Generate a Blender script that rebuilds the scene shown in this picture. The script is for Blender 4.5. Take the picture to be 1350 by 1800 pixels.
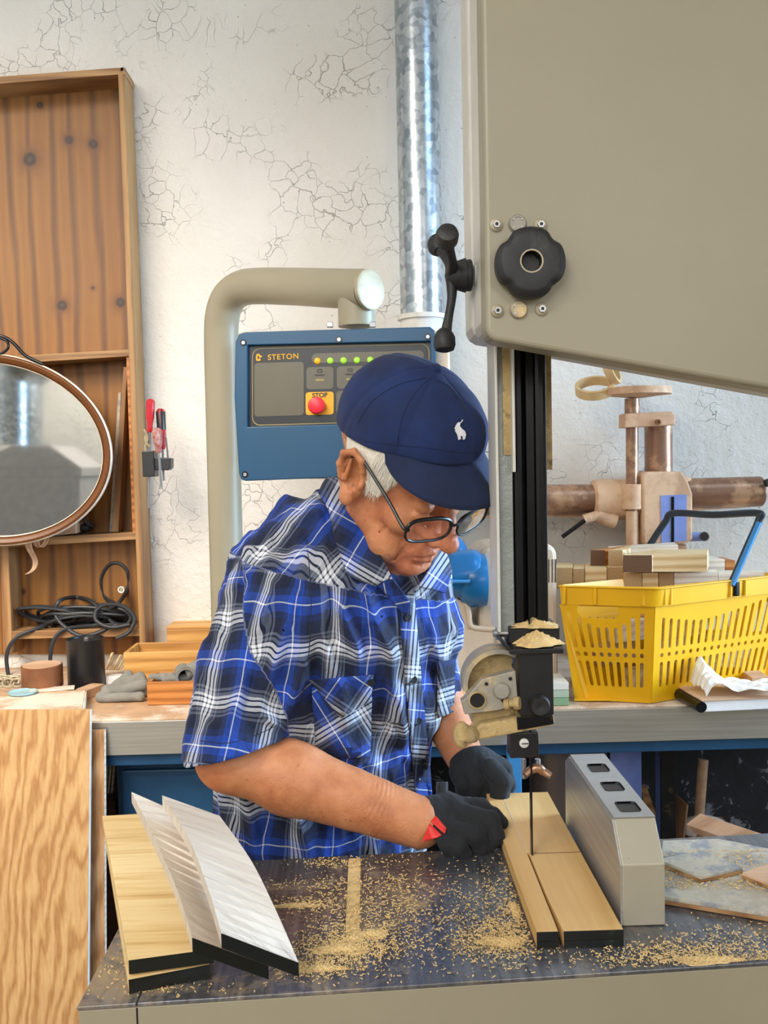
import bpy, bmesh, math, random
import numpy as np
from math import sin, cos, pi, radians, sqrt, atan2
from mathutils import Vector, Matrix, Quaternion
rnd = random.Random(7)
scene = bpy.context.scene
COL = scene.collection
for _o in list(bpy.data.objects): bpy.data.objects.remove(_o)

# ------------------------------------------------------------------ camera
CAMZ = 1.45; FPX = 1650.0
yaw, pitch, roll = radians(-1.04), radians(3.09), radians(1.2)
_f = Vector((-sin(yaw) * cos(pitch), cos(yaw) * cos(pitch), -sin(pitch)))
_r = _f.cross(Vector((0, 0, 1))).normalized(); _u = _r.cross(_f)
# roll: horizon climbs to the right
_r2 = _r * cos(roll) - _u * sin(roll); _u2 = _u * cos(roll) + _r * sin(roll)
cd = bpy.data.cameras.new('camera'); cam = bpy.data.objects.new('camera', cd); COL.objects.link(cam)
m = Matrix((( _r2.x, _u2.x, -_f.x, 0), (_r2.y, _u2.y, -_f.y, 0), (_r2.z, _u2.z, -_f.z, CAMZ), (0, 0, 0, 1)))
cam.matrix_world = m
cd.sensor_fit = 'VERTICAL'; cd.sensor_height = 24; cd.lens = FPX / 1800 * 24
cd.clip_start = 0.05; cd.clip_end = 60
scene.camera = cam
O3 = Vector((0, 0, CAMZ))
def ray(px, py): return (_r2 * (px - 675) + _u2 * (900 - py) + _f * FPX)
def P(px, py, Y):
    d = ray(px, py); return O3 + d * (Y / d.y)
def G(px, py, z):
    d = ray(px, py); return O3 + d * ((z - CAMZ) / d.z)
class Plane:
    """a real plane in the room: origin, in-plane x axis, normal; pix() meets it with a sight line"""
    def __init__(s, o, n): s.o = Vector(o); s.n = Vector(n).normalized()
    def __call__(s, px, py, off=0.0):
        d = ray(px, py); t = (s.o + s.n * off - O3).dot(s.n) / d.dot(s.n); return O3 + d * t

# ------------------------------------------------------------------ world, light, exposure
w = bpy.data.worlds.new('world'); scene.world = w; w.use_nodes = True
wb = w.node_tree.nodes['Background']; wb.inputs[0].default_value = (0.75, 0.86, 1.0, 1); wb.inputs[1].default_value = 1.0
vs = scene.view_settings; vs.view_transform = 'Standard'; vs.look = 'None'; vs.gamma = 1; vs.exposure = 0.1
try: vs.use_curve_mapping = False
except Exception: pass
def area(name, loc, target, sx, sy, power, col):
    l = bpy.data.lights.new(name, 'AREA'); l.shape = 'RECTANGLE'; l.size = sx; l.size_y = sy; l.energy = power; l.color = col
    o = bpy.data.objects.new(name, l); COL.objects.link(o); o.location = loc
    o.rotation_euler = (Vector(target) - Vector(loc)).to_track_quat('-Z', 'Y').to_euler(); return o
area('window_light_right', (2.8, 1.62, 1.75), (0.0, 1.15, 1.3), 1.3, 1.4, 60, (0.50, 0.73, 1.0)).data.spread = radians(90)
area('ceiling_lamp_left', (-1.5, 0.7, 2.9), (-1.0, 2.5, 1.15), 1.6, 1.1, 19, (1.0, 0.89, 0.77)).data.spread = radians(72)
area('skylight_right', (1.35, 1.45, 2.85), (0.3, 2.6, 1.35), .7, .6, 2.5, (0.45, 0.70, 1.0)).data.spread = radians(110)  # added blue lamp tinting the wall right of the pipe; ceiling is closed
area('window_light_back', (1.35, -2.0, 2.3), (0.1, 1.2, 1.1), 0.9, 0.8, 16, (1.0, 0.97, 0.93))  # added fill from behind the camera for man and saw table
area('window_light_left', (-.75, -2.0, 2.45), (-0.1, 1.6, 1.0), 1.1, .8, 24, (0.95, 0.97, 1.0))  # added soft front fill, behind the camera on the left
area('ceiling_lamp_back', (-1.3, -1.3, 3.15), (-1.5, -1.9, 0), 1.0, .6, 75, (1.0, 0.96, 0.9))  # added lamp brightening the hood and wall reflected in the mirror

# ------------------------------------------------------------------ materials
def H(h, k=1.0):
    h = h.lstrip('#'); v = [int(h[i:i+2], 16) / 255 for i in (0, 2, 4)]
    v = [(c / 12.92 if c <= 0.04045 else ((c + 0.055) / 1.055) ** 2.4) * k for c in v]
    return (v[0], v[1], v[2], 1)
class N:
    def __init__(s, name):
        s.m = bpy.data.materials.new(name); s.m.use_nodes = True; s.t = s.m.node_tree; s.b = s.t.nodes['Principled BSDF']
    def n(s, ty, **kw):
        x = s.t.nodes.new(ty)
        for k, v in kw.items():
            if isinstance(k, str) and hasattr(x, k): setattr(x, k, v)
        return x
    def l(s, a, b): s.t.links.new(a, b)
    def coord(s, scale=(1, 1, 1), kind='Object', rot=(0, 0, 0), loc=(0, 0, 0)):
        tc = s.n('ShaderNodeTexCoord'); mp = s.n('ShaderNodeMapping'); s.l(tc.outputs[kind], mp.inputs[0])
        mp.inputs['Scale'].default_value = scale; mp.inputs['Rotation'].default_value = rot; mp.inputs['Location'].default_value = loc
        return mp.outputs[0]
    def noise(s, vec, scale, detail=4, rough=.55, dist=0):
        x = s.n('ShaderNodeTexNoise'); s.l(vec, x.inputs['Vector']); x.inputs['Scale'].default_value = scale
        x.inputs['Detail'].default_value = detail; x.inputs['Roughness'].default_value = rough; x.inputs['Distortion'].default_value = dist
        return x.outputs['Fac']
    def ramp(s, fac, stops, interp='LINEAR'):
        x = s.n('ShaderNodeValToRGB'); s.l(fac, x.inputs[0]); e = x.color_ramp.elements; x.color_ramp.interpolation = interp
        while len(e) < len(stops): e.new(0.5)
        for i, (p, c) in enumerate(stops):
            e[i].position = p; e[i].color = c if not isinstance(c, (int, float)) else (c, c, c, 1)
        return x.outputs[0]
    def mix(s, fac, a, b, mode='MIX'):
        x = s.n('ShaderNodeMix'); x.data_type = 'RGBA'; x.blend_type = mode
        for sock, v in ((x.inputs[0], fac), (x.inputs[6], a), (x.inputs[7], b)):
            if isinstance(v, (int, float)): sock.default_value = v
            elif isinstance(v, tuple): sock.default_value = v
            else: s.l(v, sock)
        return x.outputs[2]
    def math(s, op, a, b=0.0):
        x = s.n('ShaderNodeMath'); x.operation = op
        for sock, v in ((x.inputs[0], a), (x.inputs[1], b)):
            if isinstance(v, (int, float)): sock.default_value = v
            else: s.l(v, sock)
        return x.outputs[0]
    def bump(s, h, strength=.3, dist=.002):
        x = s.n('ShaderNodeBump'); s.l(h, x.inputs['Height']); x.inputs['Strength'].default_value = strength; x.inputs['Distance'].default_value = dist
        s.l(x.outputs[0], s.b.inputs['Normal'])
    def base(s, c):
        if isinstance(c, tuple): s.b.inputs['Base Color'].default_value = c
        else: s.l(c, s.b.inputs['Base Color'])
    def pr(s, **k):
        for a, v in k.items():
            sock = s.b.inputs[a.replace('_', ' ')]
            if isinstance(v, (int, float, tuple)): sock.default_value = v
            else: s.l(v, sock)
        return s
def plain(name, col, rough=.5, metal=0, var=.12, vs_=25, bump=0, bs=120, bd=.001, dust=None, dsc=9, dth=.55, emit=0):
    x = N(name); c = H(col); v = x.coord()
    n = x.noise(v, vs_, 5)
    dark = tuple(a * (1 - var) for a in c[:3]) + (1,); lite = tuple(min(1, a * (1 + var)) for a in c[:3]) + (1,)
    o = x.ramp(n, [(.3, dark), (.7, lite)])
    if dust:
        d = x.noise(v, dsc, 8, .7); f = x.ramp(d, [(dth - .06, 0), (dth + .06, 1)]); o = x.mix(f, o, H(dust))
    x.base(o); x.pr(Roughness=rough, Metallic=metal)
    if bump: x.bump(x.noise(v, bs, 6, .65), bump, bd)
    if emit: x.pr(Emission_Color=c, Emission_Strength=emit)
    return x.m
def wood(name, c1, c2, c3=None, axis=2, sc=1.0, ring=9, dist=3.0, rough=.55, knots=False, bump=.12, dust=None):
    """sawn grain running along an axis, cathedral figure from a distorted wave"""
    x = N(name); s = [6 * sc] * 3; s[axis] = 0.9 * sc; v = x.coord(tuple(s))
    wv = x.n('ShaderNodeTexWave'); wv.wave_type = 'RINGS'; wv.rings_direction = 'XYZ'[axis]
    x.l(v, wv.inputs['Vector']); wv.inputs['Scale'].default_value = ring * .22; wv.inputs['Distortion'].default_value = dist * 2
    wv.inputs['Detail'].default_value = 3; wv.inputs['Detail Scale'].default_value = 1.1; wv.inputs['Detail Roughness'].default_value = .55
    s2 = [90 * sc] * 3; s2[axis] = 3.5 * sc; fine = x.noise(x.coord(tuple(s2)), 1.6, 4, .6)
    o = x.ramp(wv.outputs['Fac'], [(.1, H(c1)), (.62, H(c2)), (.95, H(c3 or c2))])
    o = x.mix(.35, o, x.ramp(fine, [(.3, H(c3 or c2)), (.65, H(c1))]), 'MIX')
    big = x.noise(x.coord((1.5, 1.5, 1.5)), 2.2, 3); o = x.mix(x.ramp(big, [(.35, 0), (.75, .25)]), o, H(c3 or c2), 'MULTIPLY')
    if knots:
        vo = x.n('ShaderNodeTexVoronoi'); x.l(x.coord((5, 5, 3.2)), vo.inputs['Vector']); vo.inputs['Scale'].default_value = 1.25
        o = x.mix(x.ramp(vo.outputs['Distance'], [(.06, 1), (.10, .75), (.13, 0)]), o, H('#2a1508'))
        o = x.mix(x.ramp(vo.outputs['Distance'], [(.10, .0), (.14, .5), (.24, 0)]), o, H('#7a4a1c'))
    if dust: o = x.mix(x.ramp(x.noise(x.coord(), 8, 7, .7), [(.45, 0), (.6, .8)]), o, H(dust))
    x.base(o); x.pr(Roughness=rough); x.bump(fine, bump, .001)
    return x.m

M = {}
def grainline(name, c1, c2, c3, ang=0.0, sc=1.0, rough=.5):
    """quiet straight grain: long thin dark lines across a light board"""
    x = N(name); v = x.coord((3*sc, 46*sc, 10), rot=(0, 0, ang)); n = x.noise(v, 1.5, 5, .62, .5)
    o = x.ramp(n, [(.30, H(c3)), (.42, H(c2)), (.55, H(c1)), (.8, H(c1))])
    f = x.noise(x.coord((8, 260, 30), rot=(0, 0, ang)), 1, 3); o = x.mix(.16, o, x.ramp(f, [(.3, H(c3)), (.6, H(c1))])); x.base(o); x.pr(Roughness=rough); x.bump(f, .06, .0008); return x.m
def wallmat():
    x = N('plaster_wall'); v = x.coord((1, 1, 1), 'Object')
    n = x.noise(v, 1.6, 6); sp = N
    o = x.ramp(n, [(.3, H('#d6d0c6')), (.7, H('#e6e2da'))])
    dv = x.n('ShaderNodeMix'); dv.data_type = 'VECTOR'
    nz = x.n('ShaderNodeTexNoise'); x.l(v, nz.inputs['Vector']); nz.inputs['Scale'].default_value = 7; nz.inputs['Detail'].default_value = 4
    ad = x.n('ShaderNodeVectorMath'); ad.operation = 'MULTIPLY_ADD'; x.l(nz.outputs['Color'], ad.inputs[0]); ad.inputs[1].default_value = (.16, .16, .16); x.l(v, ad.inputs[2])
    vo = x.n('ShaderNodeTexVoronoi'); vo.feature = 'DISTANCE_TO_EDGE'; x.l(ad.outputs[0], vo.inputs['Vector']); vo.inputs['Scale'].default_value = 21
    crack = x.ramp(vo.outputs['Distance'], [(.0, 1), (.016, 0)])
    gate = x.ramp(x.noise(v, 4.5, 4), [(.52, 0), (.64, 1)])
    cr = x.math('MULTIPLY', crack, gate)
    vo2 = x.n('ShaderNodeTexVoronoi'); x.l(v, vo2.inputs['Vector']); vo2.inputs['Scale'].default_value = 55
    pit = x.math('MULTIPLY', x.ramp(vo2.outputs['Distance'], [(.06, 1), (.12, 0)]), x.ramp(x.noise(v, 12, 3), [(.56, 0), (.62, 1)]))
    o = x.mix(x.math('MULTIPLY', cr, .30), o, H('#6d6860')); o = x.mix(x.math('MULTIPLY', pit, .8), o, H('#4a443c'))
    x.base(o); x.pr(Roughness=.8)
    hgt = x.math('SUBTRACT', x.math('ADD', x.noise(v, 38, 7, .7), x.math('MULTIPLY', x.noise(v, 9, 4), 1.2)), x.math('MULTIPLY', cr, 1.3))
    x.bump(hgt, .75, .007)
    return x.m
def knotback(knots, root):
    x = N('knotty_plywood_back'); v = x.coord(); g = x.coord((3.6, 1, .42))
    wv = x.n('ShaderNodeTexWave'); x.l(g, wv.inputs['Vector']); wv.inputs['Scale'].default_value = 1.5; wv.inputs['Distortion'].default_value = 7; wv.inputs['Detail'].default_value = 3; wv.inputs['Detail Scale'].default_value = 1.2
    o = x.ramp(wv.outputs['Fac'], [(.0, H('#5a340c')), (.18, H('#7c4c14')), (.5, H('#94621f')), (1, H('#8a5819'))])
    fine = x.noise(x.coord((60, 60, 3)), 1.5, 4); o = x.mix(.22, o, x.ramp(fine, [(.3, H('#54300c')), (.7, H('#8c5e26'))]))
    big = x.noise(v, 2.2, 3); o = x.mix(x.ramp(big, [(.4, 0), (.7, .35)]), o, H('#8a6238'))
    for k, r in knots:
        d = x.n('ShaderNodeVectorMath'); d.operation = 'DISTANCE'; x.l(v, d.inputs[0]); q = k - root; d.inputs[1].default_value = q
        dd = x.math('ADD', d.outputs['Value'], x.math('MULTIPLY', x.noise(x.coord((8, 8, 8)), 4, 2), r * .5))
        o = x.mix(x.ramp(dd, [(r * 1.3, .75), (r * 1.9, .3), (r * 3.2, 0)]), o, H('#6a3c10')); o = x.mix(x.ramp(dd, [(r * .9, .95), (r * 1.25, 0)]), o, H('#24140a'))
        o = x.mix(x.ramp(dd, [(r * .35, .4), (r * .6, 0)]), o, H('#6a4a30'))
    x.base(o); x.pr(Roughness=.5); x.bump(fine, .08, .001); return x.m
M['wall'] = wallmat()
def dadomat():
    x = N('flaking_dado'); v = x.coord(); n = x.noise(v, 15, 6, .65, .8)
    o = x.ramp(n, [(.0, H('#101114')), (.45, H('#1c1d21')), (.60, H('#26262b')), (.625, H('#77797e')), (.8, H('#98989c'))], 'LINEAR')
    x.base(o); x.pr(Roughness=.7); x.bump(n, .6, .006); return x.m
M['dado'] = dadomat()
M['ceil'] = plain('ceiling_paint', '#e4e1da', .9)
M['floor'] = plain('concrete_floor', '#6e675c', .8, bump=.3, bs=30, dust='#b89a68')
M['ply'] = wood('plywood_shelf', '#9c6a2c', '#8a581e', '#6a3e12', 2, .8, 3, 3.2, .5, True, .05)
M['plyedge'] = wood('plywood_edge', '#ae8756', '#9a6f42', '#7a5230', 2, 1.6, 6, 2, .6)
M['plyedge_x'] = wood('plywood_edge_flat', '#b08a5a', '#9a7042', '#7a5230', 0, 1.6, 6, 2, .6)
M['sheet'] = wood('fir_plywood_sheet', '#d0a872', '#c0925a', '#a4723e', 2, 1.5, 9, 6.0, .6)
M['sheet2'] = wood('fir_plywood_strip', '#d0a478', '#bb8a58', '#9a6a3c', 2, 1.3, 10, 5, .6)
M['pale'] = wood('pale_maple_board', '#efe3d2', '#e6d8c4', '#cdb9a2', 0, 1.6, 10, 1.2, .5)
M['paleY'] = wood('pale_cut_wood', '#e2bc80', '#dcb476', '#caa060', 1, .9, 3, 1.5, .5, bump=.05)
M['_p'] = wood('yellow_pine_board', '#f0dca8', '#e9cf94', '#d9b474', 0, 1.5, 9, 2.2, .5, bump=.05)
M['_l'] = wood('striped_veneer', '#ece2d4', '#e4d8ca', '#cbbcae', 0, 2.2, 12, .9, .45, bump=.04)
M['block'] = wood('light_block', '#ead2a4', '#dcbd88', '#c29a62', 0, 1.5, 8, 1.2, .6)
M['blockend'] = wood('block_end_grain', '#c9a878', '#b08a5a', '#8a663e', 1, 3, 20, 2, .7)
M['darkend'] = wood('dark_end_grain', '#7a5430', '#5d3c1e', '#3c2410', 1, 3, 20, 2, .7)
M['orangewood'] = wood('orange_wood', '#cf8a46', '#b9722e', '#95561e', 0, 1.4, 8, 3, .5)
M['boxwood'] = wood('box_wood', '#d9a860', '#c9924a', '#a87436', 0, 1.2, 7, 3, .5)
M['pinkwood'] = wood('beech', '#d8b494', '#ceA888', '#b48c6c', 0, 1.2, 2.5, 2, .6)
M['pine'] = grainline('yellow_pine_board', '#ecd098', '#e0bd80', '#c09454', -.08)
M['laminate'] = grainline('striped_veneer', '#e0d3c2', '#d2c2b0', '#a8968a', .55, 1.1)
M['blackend'] = plain('black_painted_end', '#0c1210', .35, var=.3, dust='#2a3a2c', dsc=20, dth=.62)
M['sawgrey'] = plain('saw_enamel', '#948d78', .42, var=.06, vs_=3, bump=.05, bs=200)
M['sawside'] = plain('saw_edge_enamel', '#c9c6bd', .4, var=.05)
M['cream'] = plain('cream_enamel', '#d8c6ae', .5, var=.08, dust='#c9ac88', dsc=6, dth=.6)
M['dusty'] = plain('dusty_tan_iron', '#c39a78', .75, var=.14, vs_=14, bump=.3, bs=60, dust='#d6b18e', dsc=12, dth=.5)
M['brownsteel'] = plain('brown_dusty_steel', '#8e6a55', .35, .6, var=.2, vs_=9, dust='#c39a78', dsc=12, dth=.56)
M['purple'] = plain('violet_blue_paint', '#7c8cc6', .5, var=.1, dust='#c39a78', dsc=10, dth=.62)
M['black'] = plain('black_plastic', '#16171a', .38, var=.2, bump=.1, bs=150)
M['blackmetal'] = plain('black_oxide_steel', '#121316', .25, .4, var=.2, dust='#4a3c28', dsc=16, dth=.66)
M['knob'] = plain('black_rubber_knob', '#1c1c1d', .55, var=.2, dust='#3c3a34', dsc=14, dth=.6)
M['boltgrey'] = plain('dusty_bolt', '#a89c82', .5, .3, var=.2)
M['steel'] = plain('brushed_steel', '#a9abad', .32, .9, var=.1, vs_=40)
M['castgrey'] = plain('grey_casting', '#9a958a', .5, .25, var=.12, dust='#c8b184', dsc=22, dth=.6, bump=.3, bs=90)
M['guard'] = plain('hammered_grey', '#8b908c', .4, .3, var=.1, bump=.5, bs=160, bd=.002)
M['dustcast'] = plain('sawdust_covered_iron', '#c0a674', .85, var=.25, vs_=40, bump=1, bs=120, bd=.004, dust='#7c6844', dsc=40, dth=.6)
M['sawdust'] = plain('sawdust', '#dcbc82', .95, var=.2, vs_=80, bump=.8, bs=300, bd=.002)
M['blue'] = plain('blue_enamel', '#07486c', .38, var=.06, vs_=5, bump=.05, bs=300)
M['bluedark'] = plain('dark_blue_enamel', '#16476b', .45, var=.1)
M['bluelight'] = plain('light_blue_enamel', '#3f8fd0', .4, var=.08)
M['bluegloss'] = plain('glossy_blue_housing', '#1c6da6', .25, var=.08)
M['display'] = plain('olive_membrane', '#5c5744', .35, var=.08, vs_=8)
M['displaydark'] = plain('charcoal_membrane', '#191b1e', .35, var=.1)
M['linebeige'] = plain('beige_print', '#9c8a5c', .5)
M['yellowprint'] = plain('yellow_print', '#d8a012', .5)
M['greyprint'] = plain('grey_print', '#3a3a35', .5)
M['amber'] = plain('amber_button', '#f0a818', .3, emit=.25)
M['green'] = plain('green_button', '#9ad23a', .3, emit=.3)
M['stopyellow'] = plain('yellow_plate', '#eea90e', .45)
M['red'] = plain('red_button', '#e3263a', .35)
M['redplastic'] = plain('red_handle', '#b3232a', .35, var=.12, dust='#8c6a5c', dsc=30, dth=.64)
M['dustred'] = plain('dusty_red_handle', '#8c4840', .5, var=.2, dust='#b09088', dsc=40, dth=.55)
M['basket'] = plain('yellow_plastic', '#e8ae08', .38, var=.07, vs_=7)
M['rubber'] = plain('black_rubber_cable', '#26282b', .5, var=.2)
M['tin'] = plain('rusty_tin', '#8a5a3c', .45, .5, var=.2)
M['brownpaint'] = plain('brown_frame_paint', '#62370f', .4, var=.12)
M['chip'] = plain('chipped_white_edge', '#cfc2b0', .7, var=.2)
M['whitepaint'] = plain('white_paint', '#d8d6d0', .5)
M['paper'] = plain('crumpled_paper', '#e6e4e2', .8, var=.04, bump=.3, bs=20, bd=.006)
M['greycloth'] = plain('grey_knit', '#85837c', .95, var=.15, bump=.6, bs=400, bd=.002)
M['tape'] = plain('masking_tape', '#cfae7c', .6)
M['cardboard'] = plain('cardboard', '#8a6444', .8)
M['duct'] = None
def galv():
    x = N('galvanised_sheet'); v = x.coord()
    vo = x.n('ShaderNodeTexVoronoi'); x.l(v, vo.inputs['Vector']); vo.inputs['Scale'].default_value = 60
    o = x.ramp(vo.outputs['Color'], [(.2, H('#96a0a8')), (.8, H('#c8d0d6'))])
    x.base(o); x.pr(Roughness=.27, Metallic=.92); x.bump(vo.outputs['Distance'], .12, .001); return x.m
M['galv'] = galv()
def alu(name, c='#b4b6b6', ax=2):
    x = N(name); s = [3, 3, 3]; s[ax] = 120; n = x.noise(x.coord(tuple(s)), 1.5, 4)
    x.base(x.ramp(n, [(.3, H(c)), (.7, tuple(min(1, k * 1.3) for k in H(c)[:3]) + (1,))])); x.pr(Roughness=.42, Metallic=.8); x.bump(n, .05); return x.m
M['alu'] = alu('brushed_aluminium'); M['benchmetal'] = alu('bench_edge_steel', '#b0aba2', 2)
M['benchmetal'].node_tree.nodes['Principled BSDF'].inputs['Roughness'].default_value = .42
def fencemat():
    x = N('cast_fence'); v = x.coord(); o = x.ramp(x.noise(v, 6, 4), [(.3, H('#a39d8c')), (.7, H('#b3ad9c'))])
    vo = x.n('ShaderNodeTexVoronoi'); x.l(v, vo.inputs['Vector']); vo.inputs['Scale'].default_value = 130
    pit = x.math('MULTIPLY', x.ramp(vo.outputs['Distance'], [(.1, 1), (.2, 0)]), x.ramp(x.noise(v, 30, 3), [(.55, 0), (.62, 1)]))
    x.base(x.mix(x.math('MULTIPLY', pit, .7), o, H('#5a4c34'))); x.pr(Roughness=.45, Metallic=.25); return x.m
M['fence'] = fencemat()
def tablemat():
    x = N('saw_table_steel'); v = x.coord()
    s = x.noise(x.coord((160, 4, 4)), 1, 4); streak = x.ramp(s, [(.35, H('#6c6e76')), (.7, H('#9a9ca4'))])
    big = x.noise(v, 5, 5); o = x.mix(x.ramp(big, [(.3, 0), (.7, .8)]), streak, H('#52565e'))
    du = x.noise(v, 11, 9, .75, .8); f = x.ramp(du, [(.50, 0), (.62, .55)])
    gate = x.ramp(x.noise(v, 3.3, 3), [(.42, 0), (.6, 1)])
    ff = x.math('MULTIPLY', f, gate)
    # worn line scratches holding dust
    wv = x.noise(x.coord((14, 170, 5)), 1, 6, .6, .6); f2 = x.math('MULTIPLY', x.ramp(wv, [(.60, 0), (.68, .5)]), x.ramp(x.noise(v, 7, 3), [(.45, 0), (.6, 1)]))
    o = x.mix(f2, o, H('#b9a27a')); o = x.mix(ff, o, H('#c6a871')); x.base(o)
    x.pr(Roughness=x.math('ADD', x.math('MULTIPLY', ff, .5), .27), Metallic=x.math('SUBTRACT', .75, x.math('MULTIPLY', ff, .75))); x.bump(du, .2, .001); return x.m
M['table'] = tablemat()
M['wornboard'] = plain('worktop_wood', '#b99470', .7, var=.15, dust='#d8c8b4', dsc=6, dth=.5)
M['dustboard'] = plain('dust_covered_board', '#b4aa98', .85, var=.15, vs_=60, bump=.8, bs=90, dust='#8a8a8c', dsc=34, dth=.55)
M['glass'] = None
def mirror():
    x = N('clouded_mirror'); n = x.noise(x.coord(), 5, 4); x.base(H('#c8c8c4')); x.pr(Metallic=1.0, Roughness=x.ramp(n, [(.3, .02), (.8, .06)])); return x.m
M['mirror'] = mirror()
def lens():
    x = N('spectacle_lens'); x.base((1, 1, 1, 1)); x.pr(Roughness=.02, Transmission_Weight=1.0, IOR=1.18, Alpha=.55); return x.m
M['lens'] = lens()
M['frame'] = plain('spectacle_frame', '#070709', .35, var=.1)
def skin():
    x = N('weathered_skin'); v = x.coord(); n = x.noise(v, 22, 6, .6)
    o = x.ramp(n, [(.28, H('#a86440')), (.5, H('#c07e54')), (.72, H('#d09066'))])
    r = x.noise(x.coord(loc=(3, 1, 2)), 9, 3); o = x.mix(x.ramp(r, [(.5, 0), (.7, .35)]), o, H('#c05c48'))
    vo = x.n('ShaderNodeTexVoronoi'); x.l(v, vo.inputs['Vector']); vo.inputs['Scale'].default_value = 85
    sp = x.math('MULTIPLY', x.ramp(vo.outputs['Distance'], [(.12, .6), (.28, 0)]), x.ramp(x.noise(v, 35, 2), [(.55, 0), (.66, 1)]))
    o = x.mix(sp, o, H('#83492c')); x.base(o)
    x.pr(Roughness=.48, Subsurface_Weight=.12, Subsurface_Radius=(.012, .005, .003), Subsurface_Scale=.5)
    wv = x.noise(v, 95, 5, .6, 1.5); x.bump(x.math('ADD', wv, x.math('MULTIPLY', x.noise(v, 420, 3), .4)), .5, .0022)
    return x.m
M['skin'] = skin()
M['navy'] = None
def cloth(name, c, var=.2, bs=900):
    x = N(name); v = x.coord(); n = x.noise(v, 18, 6, .6); cc = H(c)
    x.base(x.ramp(n, [(.3, tuple(a * (1 - var) for a in cc[:3]) + (1,)), (.7, tuple(a * (1 + var) for a in cc[:3]) + (1,))]))
    x.pr(Roughness=.88, Sheen_Weight=.04); x.bump(x.math('ADD', x.noise(v, bs, 2), x.math('MULTIPLY', x.noise(v, 60, 4), 1.2)), .35, .0016); return x.m
M['navy'] = cloth('navy_cotton', '#08204e', .4)
M['navyb'] = cloth('navy_cotton_brim', '#0f1f42', .3)
M['glove'] = cloth('black_rubberised_knit', '#15181c', .3, 500)
M['glovegrey'] = cloth('grey_glove_back', '#2a3038', .2, 700)
M['denim'] = cloth('dark_trousers', '#1c2430', .2)
M['leather'] = plain('shoe_leather', '#221c18', .5)
M['haircol'] = plain('white_hair', '#e6e0d2', .6, var=.1, vs_=60)
M['white'] = plain('white_thread', '#e2e2e6', .7)
M['logored'] = plain('red_rubber_print', '#d2241c', .5)
def plaid():
    x = N('blue_plaid_flannel'); at = x.n('ShaderNodeAttribute'); at.attribute_name = 'puv'; sx = x.n('ShaderNodeSeparateXYZ'); x.l(at.outputs['Vector'], sx.inputs[0])
    K, W_, G_, B, B2, D = H('#010204'), H('#dfe2e8'), H('#646a74'), H('#1140a4'), H('#081e50'), H('#020409')
    st = [(0, W_), (.03, K), (.05, W_), (.09, K), (.11, W_), (.15, K), (.17, G_), (.20, K), (.22, G_), (.25, D), (.40, B2), (.48, B), (.585, W_), (.598, B), (.68, B2), (.76, D), (.91, G_), (.94, K), (.96, G_)]
    cols = []
    for k, ax in ((0, 'X'), (1, 'Y')):
        f = x.math('FRACT', x.math('ADD', sx.outputs[ax], .13 * k)); cols.append(x.ramp(f, st, 'CONSTANT'))
    o = x.mix(.5, cols[0], cols[1])
    o = x.mix(.06, o, H('#2a58b8'))
    n = x.noise(x.coord(), 700, 2); x.base(o); x.pr(Roughness=.9, Sheen_Weight=.03)
    x.bump(x.math('ADD', x.math('MULTIPLY', n, .25), x.math('MULTIPLY', x.noise(x.coord((1, 1, .55)), 26, 5, .6, .6), 2.2)), .55, .006); return x.m
M['plaid'] = plaid()

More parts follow.
